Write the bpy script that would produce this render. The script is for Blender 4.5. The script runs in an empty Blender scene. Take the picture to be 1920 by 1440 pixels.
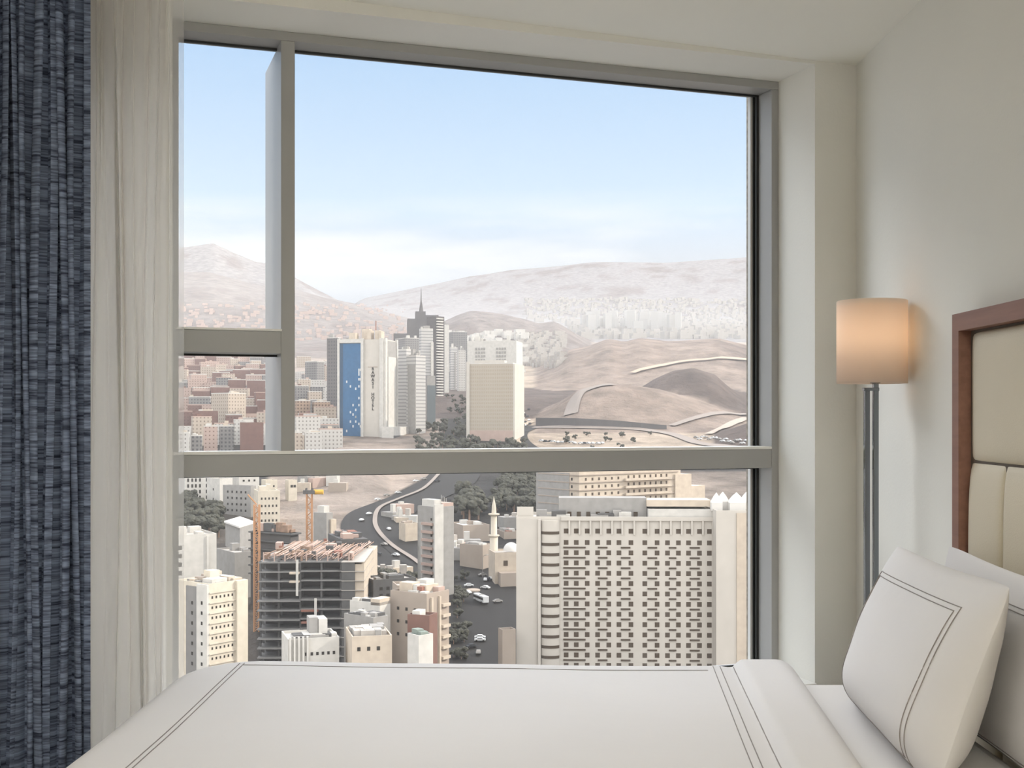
import bpy, math, random
from mathutils import Vector, Matrix, noise
R = random.Random(7)
SC = bpy.context.scene
COL = SC.collection
F = 2264.0          # focal length in pixels of the 1920 px wide frame
EYE = 1.25          # eye height above the room's floor
HOR = 780.0         # pixel row of the horizon
TH = math.radians(18.85)   # the window wall is turned by this much
CS, SN = math.cos(TH), math.sin(TH)

# ---------------------------------------------------------------- camera
cam_d = bpy.data.cameras.new('camera'); cam = bpy.data.objects.new('camera', cam_d); COL.objects.link(cam)
cam.location = (0, 0, EYE); cam.rotation_euler = (math.pi/2, 0, 0)
cam_d.sensor_width = 36; cam_d.lens = 36*F/1920; cam_d.shift_y = (HOR-720)/1920
cam_d.clip_start = .05; cam_d.clip_end = 40000
SC.camera = cam

# ---------------------------------------------------------------- exposure
vs = SC.view_settings
vs.view_transform = 'Standard'; vs.look = 'None'; vs.gamma = 1; vs.exposure = 0.14
vs.use_curve_mapping = False

# ---------------------------------------------------------------- world
SKY_FILL = (5.0, 5.0, 5.1); BACK = (1.95, 1.85, 1.72)
def new_world():
    w = bpy.data.worlds.new('sky'); SC.world = w; w.use_nodes = True
    nt = w.node_tree; nt.nodes.clear(); N = nt.nodes; L = nt.links
    out = N.new('ShaderNodeOutputWorld'); bg = N.new('ShaderNodeBackground'); L.new(bg.outputs[0], out.inputs[0])
    tc = N.new('ShaderNodeTexCoord'); sx = N.new('ShaderNodeSeparateXYZ'); L.new(tc.outputs['Generated'], sx.inputs[0])
    # elevation ramp: the value is sin(elevation)
    rp = N.new('ShaderNodeValToRGB'); L.new(sx.outputs['Z'], rp.inputs[0])
    cr = rp.color_ramp
    pts = [(0.0, (.55, .56, .59)), (.10, (.60, .64, .70)), (.125, (.64, .69, .75)), (.17, (.58, .74, .92)),
           (.29, (.40, .61, .88)), (.42, (.5, .7, 1.0)), (.62, (.8, .95, 1.2)), (1.0, (.9, 1.0, 1.2))]
    while len(cr.elements) < len(pts): cr.elements.new(.5)
    for e, (p, c) in zip(cr.elements, pts): e.position = p; e.color = (*[q*.92 for q in c], 1)
    # a low bank of cloud to the right
    mp = N.new('ShaderNodeMapping'); mp.inputs['Scale'].default_value = (3.5, 3.5, 22); L.new(tc.outputs['Generated'], mp.inputs[0])
    nz = N.new('ShaderNodeTexNoise'); nz.inputs['Scale'].default_value = 1.0; nz.inputs['Detail'].default_value = 5; L.new(mp.outputs[0], nz.inputs[0])
    r2 = N.new('ShaderNodeValToRGB'); L.new(nz.outputs[0], r2.inputs[0]); r2.color_ramp.elements[0].position = .42; r2.color_ramp.elements[1].position = .62
    r3 = N.new('ShaderNodeValToRGB'); L.new(sx.outputs['Z'], r3.inputs[0]); c3 = r3.color_ramp
    for _ in range(2): c3.elements.new(.5)
    for e, (p, c) in zip(c3.elements, [(.09, 0), (.125, 1), (.155, .8), (.185, 0)]): e.position = p; e.color = (c, c, c, 1)
    mu = N.new('ShaderNodeMath'); mu.operation = 'MULTIPLY'; L.new(r2.outputs[0], mu.inputs[0]); L.new(r3.outputs[0], mu.inputs[1])
    mx = N.new('ShaderNodeMix'); mx.data_type = 'RGBA'; L.new(mu.outputs[0], mx.inputs[0]); L.new(rp.outputs[0], mx.inputs[6]); mx.inputs[7].default_value = (.83, .84, .85, 1)
    # bright patch added to the sky above the view to light the room
    def mr(src, a, b, c=0., d=1.):
        n = N.new('ShaderNodeMapRange'); n.interpolation_type = 'SMOOTHSTEP'; L.new(src, n.inputs[0])
        for i, q in enumerate((a, b, c, d)): n.inputs[i+1].default_value = q
        return n.outputs[0]
    def mul(a, b):
        n = N.new('ShaderNodeMath'); n.operation = 'MULTIPLY'; L.new(a, n.inputs[0]); L.new(b, n.inputs[1]); return n.outputs[0]
    g = mul(mul(mr(sx.outputs['Z'], .36, .46), mr(sx.outputs['Z'], .80, .93, 1., 0.)), mr(sx.outputs['Y'], .12, .5))
    sc_ = N.new('ShaderNodeVectorMath'); sc_.operation = 'SCALE'; sc_.inputs[0].default_value = SKY_FILL; L.new(g, sc_.inputs[3])
    # extra sky light added behind the viewer to brighten the facades facing it
    bk = N.new('ShaderNodeVectorMath'); bk.operation = 'SCALE'; bk.inputs[0].default_value = BACK; L.new(mr(sx.outputs['Y'], -.35, .05, 1., 0.), bk.inputs[3])
    b2 = N.new('ShaderNodeVectorMath'); b2.operation = 'ADD'; L.new(bk.outputs[0], b2.inputs[0]); L.new(mx.outputs[2], b2.inputs[1])
    ad = N.new('ShaderNodeVectorMath'); ad.operation = 'ADD'; L.new(b2.outputs[0], ad.inputs[0]); L.new(sc_.outputs[0], ad.inputs[1])
    L.new(ad.outputs[0], bg.inputs[0]); bg.inputs[1].default_value = 1.0
    w.cycles.sampling_method = 'MANUAL'; w.cycles.sample_map_resolution = 256
new_world()
def light(name, kind, loc, energy, color=(1, 1, 1), **kw):
    d = bpy.data.lights.new(name, kind); d.energy = energy; d.color = color
    for k, v in kw.items(): setattr(d, k, v)
    o = bpy.data.objects.new(name, d); COL.objects.link(o); o.location = loc; return o
sun = light('sun', 'SUN', (0, 0, 300), 4.4, (1.0, .92, .82), angle=math.radians(1.5))
SUN_DIR = Vector((.80, .10, .50)).normalized()
sun.rotation_euler = SUN_DIR.to_track_quat('Z', 'Y').to_euler()
# unseen fill light added near the ceiling to brighten the room
room_fill = light('ceiling_fill_light', 'AREA', (-.9, .3, 2.36), 20, (1.0, .975, .95), shape='RECTANGLE', size=1.2, size_y=1.2)
# unseen fill light added behind the viewer to brighten ceiling and walls
up_fill = light('up_fill_light', 'AREA', (.35, -.9, 1.86), 108, (1.0, .985, .965), shape='DISK', size=.34)
up_fill.rotation_euler = (math.pi, 0, 0)
cy = SC.cycles
cy.max_bounces = 8; cy.diffuse_bounces = 5; cy.glossy_bounces = 3; cy.transparent_max_bounces = 16; cy.volume_bounces = 0
cy.sample_clamp_indirect = 6; cy.caustics_reflective = False; cy.caustics_refractive = False

# ---------------------------------------------------------------- helpers
def srgb(r, g, b):
    f = lambda c: (c/255/12.92) if c/255 <= .04045 else ((c/255+.055)/1.055)**2.4
    return (f(r), f(g), f(b))
class MB:
    def __init__(s): s.v = []; s.f = []; s.sm = False
    def quad(s, a, b, c, d):
        n = len(s.v); s.v += [tuple(a), tuple(b), tuple(c), tuple(d)]; s.f.append((n, n+1, n+2, n+3))
    def box(s, x0, x1, y0, y1, z0, z1, fn=None):
        n = len(s.v); c = [(x, y, z) for z in (z0, z1) for y in (y0, y1) for x in (x0, x1)]
        if fn: c = [fn(*p) for p in c]
        s.v += [tuple(p) for p in c]
        s.f += [tuple(n+i for i in q) for q in ((0, 2, 3, 1), (4, 5, 7, 6), (0, 1, 5, 4), (2, 6, 7, 3), (1, 3, 7, 5), (0, 4, 6, 2))]
        return s
    def tube(s, pts, r, n=8, cap=True):
        b = len(s.v); m = len(pts)
        for i, p in enumerate(pts):
            p = Vector(p); t = Vector(pts[min(i+1, m-1)])-Vector(pts[max(i-1, 0)]); t.normalize()
            up = Vector((0, 0, 1)) if abs(t.z) < .9 else Vector((1, 0, 0))
            a = t.cross(up).normalized(); c = t.cross(a)
            rr = r[i] if isinstance(r, (list, tuple)) else r
            for k in range(n):
                q = 2*math.pi*k/n; s.v.append(tuple(p+a*(rr*math.cos(q))+c*(rr*math.sin(q))))
        for i in range(m-1):
            for k in range(n):
                s.f.append((b+i*n+k, b+i*n+(k+1) % n, b+(i+1)*n+(k+1) % n, b+(i+1)*n+k))
        if cap:
            s.f.append(tuple(b+k for k in range(n))[::-1]); s.f.append(tuple(b+(m-1)*n+k for k in range(n)))
        return s
    def lathe(s, prof, cx=0, cy_=0, n=32):
        b = len(s.v); m = len(prof)
        for r, z in prof:
            for k in range(n):
                q = 2*math.pi*k/n; s.v.append((cx+r*math.cos(q), cy_+r*math.sin(q), z))
        for i in range(m-1):
            for k in range(n):
                s.f.append((b+i*n+k, b+i*n+(k+1) % n, b+(i+1)*n+(k+1) % n, b+(i+1)*n+k))
        return s
    def grid(s, P):
        b = len(s.v); h = len(P); w = len(P[0])
        for row in P: s.v += [tuple(p) for p in row]
        for i in range(h-1):
            for j in range(w-1): s.f.append((b+i*w+j, b+i*w+j+1, b+(i+1)*w+j+1, b+(i+1)*w+j))
        return s
    def data(s, name, mat, smooth=False):
        me = bpy.data.meshes.new(name); me.from_pydata(s.v, [], s.f); me.update()
        if mat: me.materials.append(mat)
        if smooth: me.polygons.foreach_set('use_smooth', [True]*len(me.polygons))
        return me
    def build(s, name, mat, parent=None, smooth=False, bevel=0, loc=None, **tags):
        o = bpy.data.objects.new(name, s.data(name, mat, smooth)); COL.objects.link(o)
        if parent: o.parent = parent
        if loc: o.location = loc
        if bevel:
            b = o.modifiers.new('bevel', 'BEVEL'); b.width = bevel; b.segments = 2; b.limit_method = 'ANGLE'
        tag(o, **tags); return o
def tag(o, label=None, cat=None, group=None, kind=None):
    if label: o['label'] = label
    if cat: o['category'] = cat
    if group: o['group'] = group
    if kind: o['kind'] = kind
    return o
def empty(name, loc, rz=0, **tags):
    o = bpy.data.objects.new(name, None); COL.objects.link(o); o.location = loc; o.rotation_euler = (0, 0, rz)
    o.empty_display_size = .2; return tag(o, **tags)
def inst(name, data, parent, loc, rz=0, sc=None, **tags):
    o = bpy.data.objects.new(name, data); COL.objects.link(o); o.parent = parent; o.location = loc
    o.rotation_euler = (0, 0, rz)
    if sc: o.scale = sc
    return tag(o, **tags)

# ---------------------------------------------------------------- materials
def mat(name, col, rough=.6, metal=0, noise_amt=0, noise_scale=5, bump=0, bscale=None, spec=.5):
    m = bpy.data.materials.new(name); m.use_nodes = True; nt = m.node_tree; N = nt.nodes; L = nt.links
    p = N['Principled BSDF']; p.inputs['Base Color'].default_value = (*col, 1); p.inputs['Roughness'].default_value = rough
    p.inputs['Metallic'].default_value = metal; p.inputs['Specular IOR Level'].default_value = spec
    if noise_amt or bump:
        tc = N.new('ShaderNodeTexCoord'); nz = N.new('ShaderNodeTexNoise'); nz.inputs['Scale'].default_value = noise_scale
        nz.inputs['Detail'].default_value = 4; L.new(tc.outputs['Object'], nz.inputs[0])
        if noise_amt:
            rp = N.new('ShaderNodeValToRGB'); L.new(nz.outputs[0], rp.inputs[0])
            a = [c*(1-noise_amt) for c in col]; b = [min(1, c*(1+noise_amt)) for c in col]
            rp.color_ramp.elements[0].color = (*a, 1); rp.color_ramp.elements[1].color = (*b, 1)
            rp.color_ramp.elements[0].position = .3; rp.color_ramp.elements[1].position = .7
            L.new(rp.outputs[0], p.inputs['Base Color'])
        if bump:
            n2 = nz
            if bscale:
                n2 = N.new('ShaderNodeTexNoise'); n2.inputs['Scale'].default_value = bscale; n2.inputs['Detail'].default_value = 3; L.new(tc.outputs['Object'], n2.inputs[0])
            b = N.new('ShaderNodeBump'); b.inputs['Strength'].default_value = bump; b.inputs['Distance'].default_value = .01
            L.new(n2.outputs[0], b.inputs['Height']); L.new(b.outputs[0], p.inputs['Normal'])
    return m
def facade(name, wall, win, fh=3.3, bay=3.2, ww=.5, wh=.5, rough=.8):
    """plain wall with a grid of windows: a pattern of the building's own surface"""
    m = bpy.data.materials.new(name); m.use_nodes = True; nt = m.node_tree; N = nt.nodes; L = nt.links
    p = N['Principled BSDF']; p.inputs['Roughness'].default_value = rough; p.inputs['Specular IOR Level'].default_value = .15
    wall = [q*.55 for q in wall]; win = [q*.55 for q in win]
    tc = N.new('ShaderNodeTexCoord'); s = N.new('ShaderNodeSeparateXYZ'); L.new(tc.outputs['Object'], s.inputs[0])
    def M(op, a, b=None):
        n = N.new('ShaderNodeMath'); n.operation = op
        for i, q in enumerate((a, b)):
            if q is None: continue
            if isinstance(q, (int, float)): n.inputs[i].default_value = q
            else: L.new(q, n.inputs[i])
        return n.outputs[0]
    u = M('ADD', s.outputs[0], s.outputs[1]); fu = M('FRACT', M('DIVIDE', u, bay)); fz = M('FRACT', M('DIVIDE', s.outputs[2], fh))
    a = M('LESS_THAN', M('ABSOLUTE', M('SUBTRACT', fu, .5)), ww/2); b = M('LESS_THAN', M('ABSOLUTE', M('SUBTRACT', fz, .5)), wh/2)
    g = N.new('ShaderNodeNewGeometry'); sn = N.new('ShaderNodeSeparateXYZ'); L.new(g.outputs['Normal'], sn.inputs[0])
    c = M('LESS_THAN', M('ABSOLUTE', sn.outputs[2]), .5)
    k = M('MULTIPLY', M('MULTIPLY', a, b), c)
    nz = N.new('ShaderNodeTexNoise'); nz.inputs['Scale'].default_value = .08; L.new(tc.outputs['Object'], nz.inputs[0])
    mw = N.new('ShaderNodeMix'); mw.data_type = 'RGBA'; L.new(nz.outputs[0], mw.inputs[0]); mw.inputs[6].default_value = (*[q*.88 for q in wall], 1); mw.inputs[7].default_value = (*wall, 1)
    mx = N.new('ShaderNodeMix'); mx.data_type = 'RGBA'; L.new(k, mx.inputs[0]); L.new(mw.outputs[2], mx.inputs[6]); mx.inputs[7].default_value = (*win, 1)
    L.new(mx.outputs[2], p.inputs['Base Color']); return m
M = {}
M['wall'] = mat('wall_paint', srgb(226, 224, 216), .75, noise_amt=.02, noise_scale=1.5, bump=.05, bscale=120)
M['ceiling'] = mat('ceiling_paint', srgb(232, 230, 221), .8, noise_amt=.015, noise_scale=1)
M['frame'] = mat('window_frame_metal', srgb(158, 157, 154), .4, 0, noise_amt=.02, noise_scale=3)
M['bead'] = mat('pale_bead', srgb(232, 230, 224), .4)
M['gasket'] = mat('black_gasket', (.02, .02, .018), .6)
M['stone'] = mat('stone_cladding', srgb(150, 142, 128), .9, noise_amt=.3, noise_scale=60)
M['floor'] = mat('carpet', srgb(120, 110, 98), .95, noise_amt=.15, noise_scale=40)
M['linen'] = mat('white_linen', srgb(219, 216, 214), .85, noise_amt=.012, noise_scale=3, bump=.25, bscale=7)
M['sheet'] = mat('white_sheet', srgb(222, 219, 216), .85, bump=.1, noise_scale=9)
M['stitch'] = mat('grey_stitching', srgb(140, 133, 128), .8)
M['wood'] = None
M['leather'] = mat('cream_leather', srgb(206, 196, 174), .55, noise_amt=.03, noise_scale=4, bump=.1, bscale=300)
M['chrome'] = mat('chrome', (.24, .26, .28), .10, 1)
M['darkgap'] = mat('dark_recess', srgb(84, 74, 64), .8)
def wood():
    m = mat('walnut_veneer', srgb(125, 88, 72), .5); N = m.node_tree.nodes; L = m.node_tree.links; p = N['Principled BSDF']
    tc = N.new('ShaderNodeTexCoord'); mp = N.new('ShaderNodeMapping'); mp.inputs['Scale'].default_value = (30, 2, 30); L.new(tc.outputs['Object'], mp.inputs[0])
    nz = N.new('ShaderNodeTexNoise'); nz.inputs['Scale'].default_value = 2; nz.inputs['Detail'].default_value = 6; L.new(mp.outputs[0], nz.inputs[0])
    rp = N.new('ShaderNodeValToRGB'); rp.color_ramp.elements[0].color = (*srgb(108, 72, 58), 1); rp.color_ramp.elements[1].color = (*srgb(146, 106, 88), 1)
    L.new(nz.outputs[0], rp.inputs[0]); L.new(rp.outputs[0], p.inputs['Base Color']); return m
M['wood'] = wood()
def navy():
    m = mat('navy_slub_fabric', (.03, .04, .07), .9); N = m.node_tree.nodes; L = m.node_tree.links; p = N['Principled BSDF']
    tc = N.new('ShaderNodeTexCoord')
    def nz(sc, det):
        mp = N.new('ShaderNodeMapping'); mp.inputs['Scale'].default_value = sc; L.new(tc.outputs['UV'], mp.inputs[0])
        n = N.new('ShaderNodeTexNoise'); n.inputs['Scale'].default_value = 1; n.inputs['Detail'].default_value = det; L.new(mp.outputs[0], n.inputs[0]); return n
    a = nz((40, 230, 1), 3); b = nz((12, 70, 1), 2)
    ad = N.new('ShaderNodeMath'); ad.operation = 'ADD'; L.new(a.outputs[0], ad.inputs[0]); L.new(b.outputs[0], ad.inputs[1])
    hf = N.new('ShaderNodeMath'); hf.operation = 'MULTIPLY'; hf.inputs[1].default_value = .5; L.new(ad.outputs[0], hf.inputs[0])
    rp = N.new('ShaderNodeValToRGB'); rp.color_ramp.elements[0].position = .38; rp.color_ramp.elements[1].position = .62
    rp.color_ramp.elements[0].color = (*srgb(34, 42, 60), 1); rp.color_ramp.elements[1].color = (*srgb(126, 138, 162), 1)
    L.new(hf.outputs[0], rp.inputs[0]); L.new(rp.outputs[0], p.inputs['Base Color'])
    bp = N.new('ShaderNodeBump'); bp.inputs['Strength'].default_value = .3; bp.inputs['Distance'].default_value = .003; L.new(a.outputs[0], bp.inputs['Height']); L.new(bp.outputs[0], p.inputs['Normal'])
    return m
M['navy'] = navy()
def sheer():
    m = bpy.data.materials.new('sheer_voile'); m.use_nodes = True; N = m.node_tree.nodes; L = m.node_tree.links; N.clear()
    o = N.new('ShaderNodeOutputMaterial'); d = N.new('ShaderNodeBsdfDiffuse'); d.inputs[0].default_value = (*srgb(238, 235, 230), 1)
    t = N.new('ShaderNodeBsdfTranslucent'); t.inputs[0].default_value = (*srgb(238, 236, 232), 1); tr = N.new('ShaderNodeBsdfTransparent')
    a = N.new('ShaderNodeMixShader'); a.inputs[0].default_value = .6; L.new(d.outputs[0], a.inputs[1]); L.new(t.outputs[0], a.inputs[2])
    b = N.new('ShaderNodeMixShader'); L.new(tr.outputs[0], b.inputs[1]); L.new(a.outputs[0], b.inputs[2])
    # the more the cloth is turned away, the more threads are in the way
    lw = N.new('ShaderNodeLayerWeight'); lw.inputs[0].default_value = .35
    mr = N.new('ShaderNodeMapRange'); mr.inputs[1].default_value = 0; mr.inputs[2].default_value = .7; mr.inputs[3].default_value = .36; mr.inputs[4].default_value = .97
    L.new(lw.outputs['Facing'], mr.inputs[0]); L.new(mr.outputs[0], b.inputs[0]); L.new(b.outputs[0], o.inputs[0]); return m
M['sheer'] = sheer()
def lining():
    m = bpy.data.materials.new('voile_lining'); m.use_nodes = True; N = m.node_tree.nodes; L = m.node_tree.links; N.clear()
    o = N.new('ShaderNodeOutputMaterial'); d = N.new('ShaderNodeBsdfDiffuse'); d.inputs[0].default_value = (*srgb(240, 237, 232), 1)
    t = N.new('ShaderNodeBsdfTranslucent'); t.inputs[0].default_value = (*srgb(240, 236, 230), 1)
    a = N.new('ShaderNodeMixShader'); a.inputs[0].default_value = .62; L.new(d.outputs[0], a.inputs[1]); L.new(t.outputs[0], a.inputs[2]); L.new(a.outputs[0], o.inputs[0]); return m
M['voile_lining'] = lining()
def glass():
    m = bpy.data.materials.new('window_glass'); m.use_nodes = True; N = m.node_tree.nodes; L = m.node_tree.links; N.clear()
    o = N.new('ShaderNodeOutputMaterial'); tr = N.new('ShaderNodeBsdfTransparent'); tr.inputs[0].default_value = (.985, .99, .985, 1)
    g = N.new('ShaderNodeBsdfGlossy'); g.inputs['Roughness'].default_value = .01; fr = N.new('ShaderNodeFresnel'); fr.inputs[0].default_value = 1.3
    x = N.new('ShaderNodeMixShader'); L.new(fr.outputs[0], x.inputs[0]); L.new(tr.outputs[0], x.inputs[1]); L.new(g.outputs[0], x.inputs[2]); L.new(x.outputs[0], o.inputs[0]); return m
M['glass'] = glass()
def shade_mat():
    m = bpy.data.materials.new('lamp_shade_fabric'); m.use_nodes = True; N = m.node_tree.nodes; L = m.node_tree.links; N.clear()
    o = N.new('ShaderNodeOutputMaterial'); d = N.new('ShaderNodeBsdfDiffuse'); d.inputs[0].default_value = (*srgb(240, 232, 222), 1)
    t = N.new('ShaderNodeBsdfTranslucent'); t.inputs[0].default_value = (*srgb(248, 232, 214), 1)
    a = N.new('ShaderNodeMixShader'); a.inputs[0].default_value = .52; L.new(d.outputs[0], a.inputs[1]); L.new(t.outputs[0], a.inputs[2]); L.new(a.outputs[0], o.inputs[0]); return m
M['shade'] = shade_mat()

# ---------------------------------------------------------------- the room
def W(s, D, z): return (-SN*D+CS*s, CS*D+SN*s, z)           # along the window wall, away from the viewer, height
def S(u, D):
    a = (u-960)/F; y = D/(CS-a*SN); return a*y*CS+y*SN
def ZV(u, v, D):
    a = (u-960)/F; y = D/(CS-a*SN); return EYE+(HOR-v)/F*y
DW, DF, DG = 3.38, 3.60, 3.695      # wall face, frame face, glass
XR = 1.128                          # right wall
wb = lambda mb, s0, s1, D0, D1, z0, z1: mb.box(s0, s1, D0, D1, z0, z1, fn=W)
sL, sR = S(315, DF), S(1460, DF)
zT, zS = EYE+1.139, EYE-.862
def ceil_z(x): return EYE+1.147+(XR-x)*.0167
def wall_y(x, D=DW): return (D+SN*x)/CS
m = MB()
wb(m, sR, S(1605, DW)+.35, DW, DW+.42, 0, 2.75)
p0, p1 = S(120, DF), S(296, DF)
wb(m, -3.2, p0, DW, DW+.42, 0, 2.75); wb(m, p1, sL, DW, DW+.42, 0, 2.75)
wb(m, p0, p1, DW, DW+.42, zT, 2.75); wb(m, p0, p1, DW, DW+.42, 0, zS-.03)
wb(m, sL, sR, DW, DW+.42, zT, 2.75)
wb(m, sL, sR, DW, DW+.42, 0, zS-.03)
m.build('wall_window', M['wall'], kind='structure')
MB().box(XR, XR+.12, -2.3, wall_y(XR)+.3, 0, 2.75).build('wall_right', M['wall'], kind='structure')
MB().box(-2.72, -2.6, -2.3, wall_y(-2.6)+.3, 0, 2.75).build('wall_left', M['wall'], kind='structure')
MB().box(-2.72, XR+.12, -2.42, -2.3, 0, 2.75).build('wall_back', M['wall'], kind='structure')
c4 = [(-2.6, -2.3), (XR, -2.3), (XR, wall_y(XR)), (-2.6, wall_y(-2.6))]
m = MB()
for dz in (0, .08): m.v += [(x, y, ceil_z(x)+dz) for x, y in c4]
m.f += [(0, 3, 2, 1), (4, 5, 6, 7)]+[(i, (i+1) % 4, (i+1) % 4+4, i+4) for i in range(4)]
m.build('ceiling', M['ceiling'], kind='structure')
m = MB()
for z in (-.1, 0): m.v += [(x, y, z) for x, y in c4]
m.f += [(0, 3, 2, 1), (4, 5, 6, 7)]+[(i, (i+1) % 4, (i+1) % 4+4, i+4) for i in range(4)]
m.build('floor', M['floor'], kind='structure')
MB().box(XR-.014, XR, -2.3, wall_y(XR), 0, .1).build('baseboard_right', M['bead'], kind='structure')

win = empty('window_1', W((sL+sR)/2, DF, zS), kind='structure')
def wpart(name, mb, mt, bevel=0, **t):
    o = mb.build(name, mt, bevel=bevel, **t); o.parent = win; o.matrix_parent_inverse = Matrix.Translation(-Vector(win.location)); return o
j0, j1 = S(335, DF), S(1447, DF)
zt = ZV(345, 57, DF)
wpart('head_frame', wb(MB(), sL, sR, DF, DG+.03, zt, zT), M['frame'], .002)
wpart('jamb_frame', wb(MB(), sL, j0, DF, DG+.03, zS, zt), M['frame'], .002)
wpart('jamb_frame', wb(MB(), j1, sR, DF, DG+.03, zS, zt), M['frame'], .002)
za, zb_ = ZV(345, 853, DF), ZV(345, 895, DF)
ma, mbb = S(527, DF), S(553, DF)
wpart('transom', wb(MB(), j0, j1, DF, DG+.03, zb_, za), M['frame'], .002)
wpart('mullion', wb(MB(), ma, mbb, DF, DF+.36, za, zt), M['frame'], .002)
zc, zd = ZV(345, 617, DF), ZV(345, 660, DF)
wpart('upper_transom', wb(MB(), j0, ma, DF, DG+.03, zd, zc), M['frame'], .002)
wpart('glazing_bead', wb(MB(), sL+.012, j1-.002, DF-.004, DF+.09, za, za+.009), M['bead'])
wpart('glazing_bead', wb(MB(), j0-.012, ma+.002, DF-.004, DF+.09, zc, zc+.006), M['bead'])
wpart('window_sill', wb(MB(), sL, sR, DW-.015, DG+.03, zS-.03, zS), M['bead'], .003)
# gaskets and glass
def pane(s0, s1, z0, z1, side=True):
    g = .006
    mm = MB(); wb(mm, s0, s1, DG-.010, DG, z1-g, z1); wb(mm, s0, s1, DG-.010, DG, z0, z0+g*.8)
    if side: wb(mm, s1-g*1.5, s1, DG-.010, DG, z0, z1)
    wb(mm, s0, s0+g*.6, DG-.010, DG, z0, z1)
    wpart('gasket', mm, M['gasket'])
    mm = MB(); mm.quad(W(s0, DG+.004, z0), W(s1, DG+.004, z0), W(s1, DG+.004, z1), W(s0, DG+.004, z1))
    wpart('pane', mm, M['glass'])
    if not side: return
    mm = MB(); wb(mm, s1-.020, s1-.012, DG+.012, DG+.03, z0, z1)
    wpart('outer_bead', mm, M['bead'])
    mm = MB(); wb(mm, s1-.012, s1, DG+.006, DG+.03, z0, z1)
    wpart('gasket', mm, M['gasket'])
pane(mbb, j1, za, zt); pane(j0, j1, zS, zb_); pane(j0, ma, zc, zt, False); pane(j0, ma, za, zd, False)
wb(MB(), S(1399.5, DW+.47), j1+.3, DW+.43, DW+.47, -.5, 3.1).build('trim_1', M['stone'], kind='structure')

win_added = empty('added_window', W((p0+p1)/2, DF, zS), kind='structure')  # unseen second bay added to light the sheer from behind
def w2(name, mb, mt):
    o = mb.build(name, mt); o.parent = win_added; o.matrix_parent_inverse = Matrix.Translation(-Vector(win_added.location))
w2('frame', wb(wb(wb(wb(MB(), p0, p0+.03, DF, DG+.03, zS, zT), p1-.03, p1, DF, DG+.03, zS, zT), p0+.03, p1-.03, DF, DG+.03, zT-.03, zT), p0+.03, p1-.03, DF, DG+.03, zS-.03, zS+.02), M['frame'])
m = MB(); m.quad(W(p0+.03, DG, zS+.02), W(p1-.03, DG, zS+.02), W(p1-.03, DG, zT-.03), W(p0+.03, DG, zT-.03)); w2('pane', m, M['glass'])

# portal that guides sky light through the opening
po = light('window_portal', 'AREA', W((p0+sR)/2, DG+.2, (zS+zT)/2), 1, shape='RECTANGLE', size=sR-p0, size_y=zT-zS)
po.data.cycles.is_portal = True
po.rotation_euler = Vector((-SN, CS, 0)).to_track_quat('Z', 'Y').to_euler()

# ---------------------------------------------------------------- curtains
def curtain(name, s0, s1, D, folds, amp, mt, seed, z0=.02, extra=None, **t):
    n = 20*folds; rr = random.Random(seed); ph = [rr.uniform(-.5, .5) for _ in range(folds+2)]; am = [rr.uniform(.65, 1.15) for _ in range(folds+2)]
    P = []; UV = []
    zs = [z0+(ceil_z(-1.5)-.01-z0)*i/14 for i in range(15)]
    for zi, z in enumerate(zs):
        row = []
        for j in range(n+1):
            q = j/n; k = q*folds; i = int(k); sway = .010*math.sin(z*2.1+i*1.7)
            a = amp*(am[i]*(1-(k-i))+am[i+1]*(k-i)); ang = 2*math.pi*k+ph[i]*(1-(k-i))+ph[i+1]*(k-i)
            dd = a*math.sin(ang)+.25*a*math.sin(2.3*ang+seed)
            if extra: dd *= extra(q)
            row.append(W(s0+(s1-s0)*q+(sway if q < .98 else 0)*(1 if not extra else extra(q))+a*.45*math.sin(2*ang)*(1 if not extra else extra(q)), D+dd, z))
        P.append(row)
    mb = MB().grid(P); o = mb.build(name, mt, smooth=True, **t)
    me = o.data; uv = me.uv_layers.new(name='UVMap'); w = n+1
    L_ = (s1-s0)*2.2
    for lp in me.loops:
        vi = lp.vertex_index; uv.data[lp.index].uv = ((vi % w)/n*L_, zs[vi//w])
    return o
curtain('drape_curtain', S(-330, 3.16), S(168, 3.16), 3.16, 21, .030, M['navy'], 3,
        label='dark navy slubbed drape hanging in deep folds at the left edge', cat='curtain')
su = S(345, 3.312)
curtain('sheer_curtain', S(60, 3.312), su, 3.312, 7, .011, M['sheer'], 8, extra=lambda q: 1.0 if q < .86 else max(0, (.93-q)/.07) if q < .93 else 0,
        label='translucent white sheer curtain hanging between navy drape and window', cat='curtain')
curtain('sheer_lining', S(60, 3.345), S(314, 3.345), 3.345, 6, .010, M['voile_lining'], 5,
        label='off-white translucent inner layer close behind the sheer', cat='curtain')
MB().box(0, 1, 0, 1, 0, 1, fn=lambda a, b, c: W(S(-420, 3.16)+(su-S(-420, 3.16)+.05)*a, 3.12+.22*b, ceil_z(-1.5)-.002+.02*c)).build('curtain_track', M['bead'],
        label='slim white curtain track fixed under the ceiling', cat='curtain rail')

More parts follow.
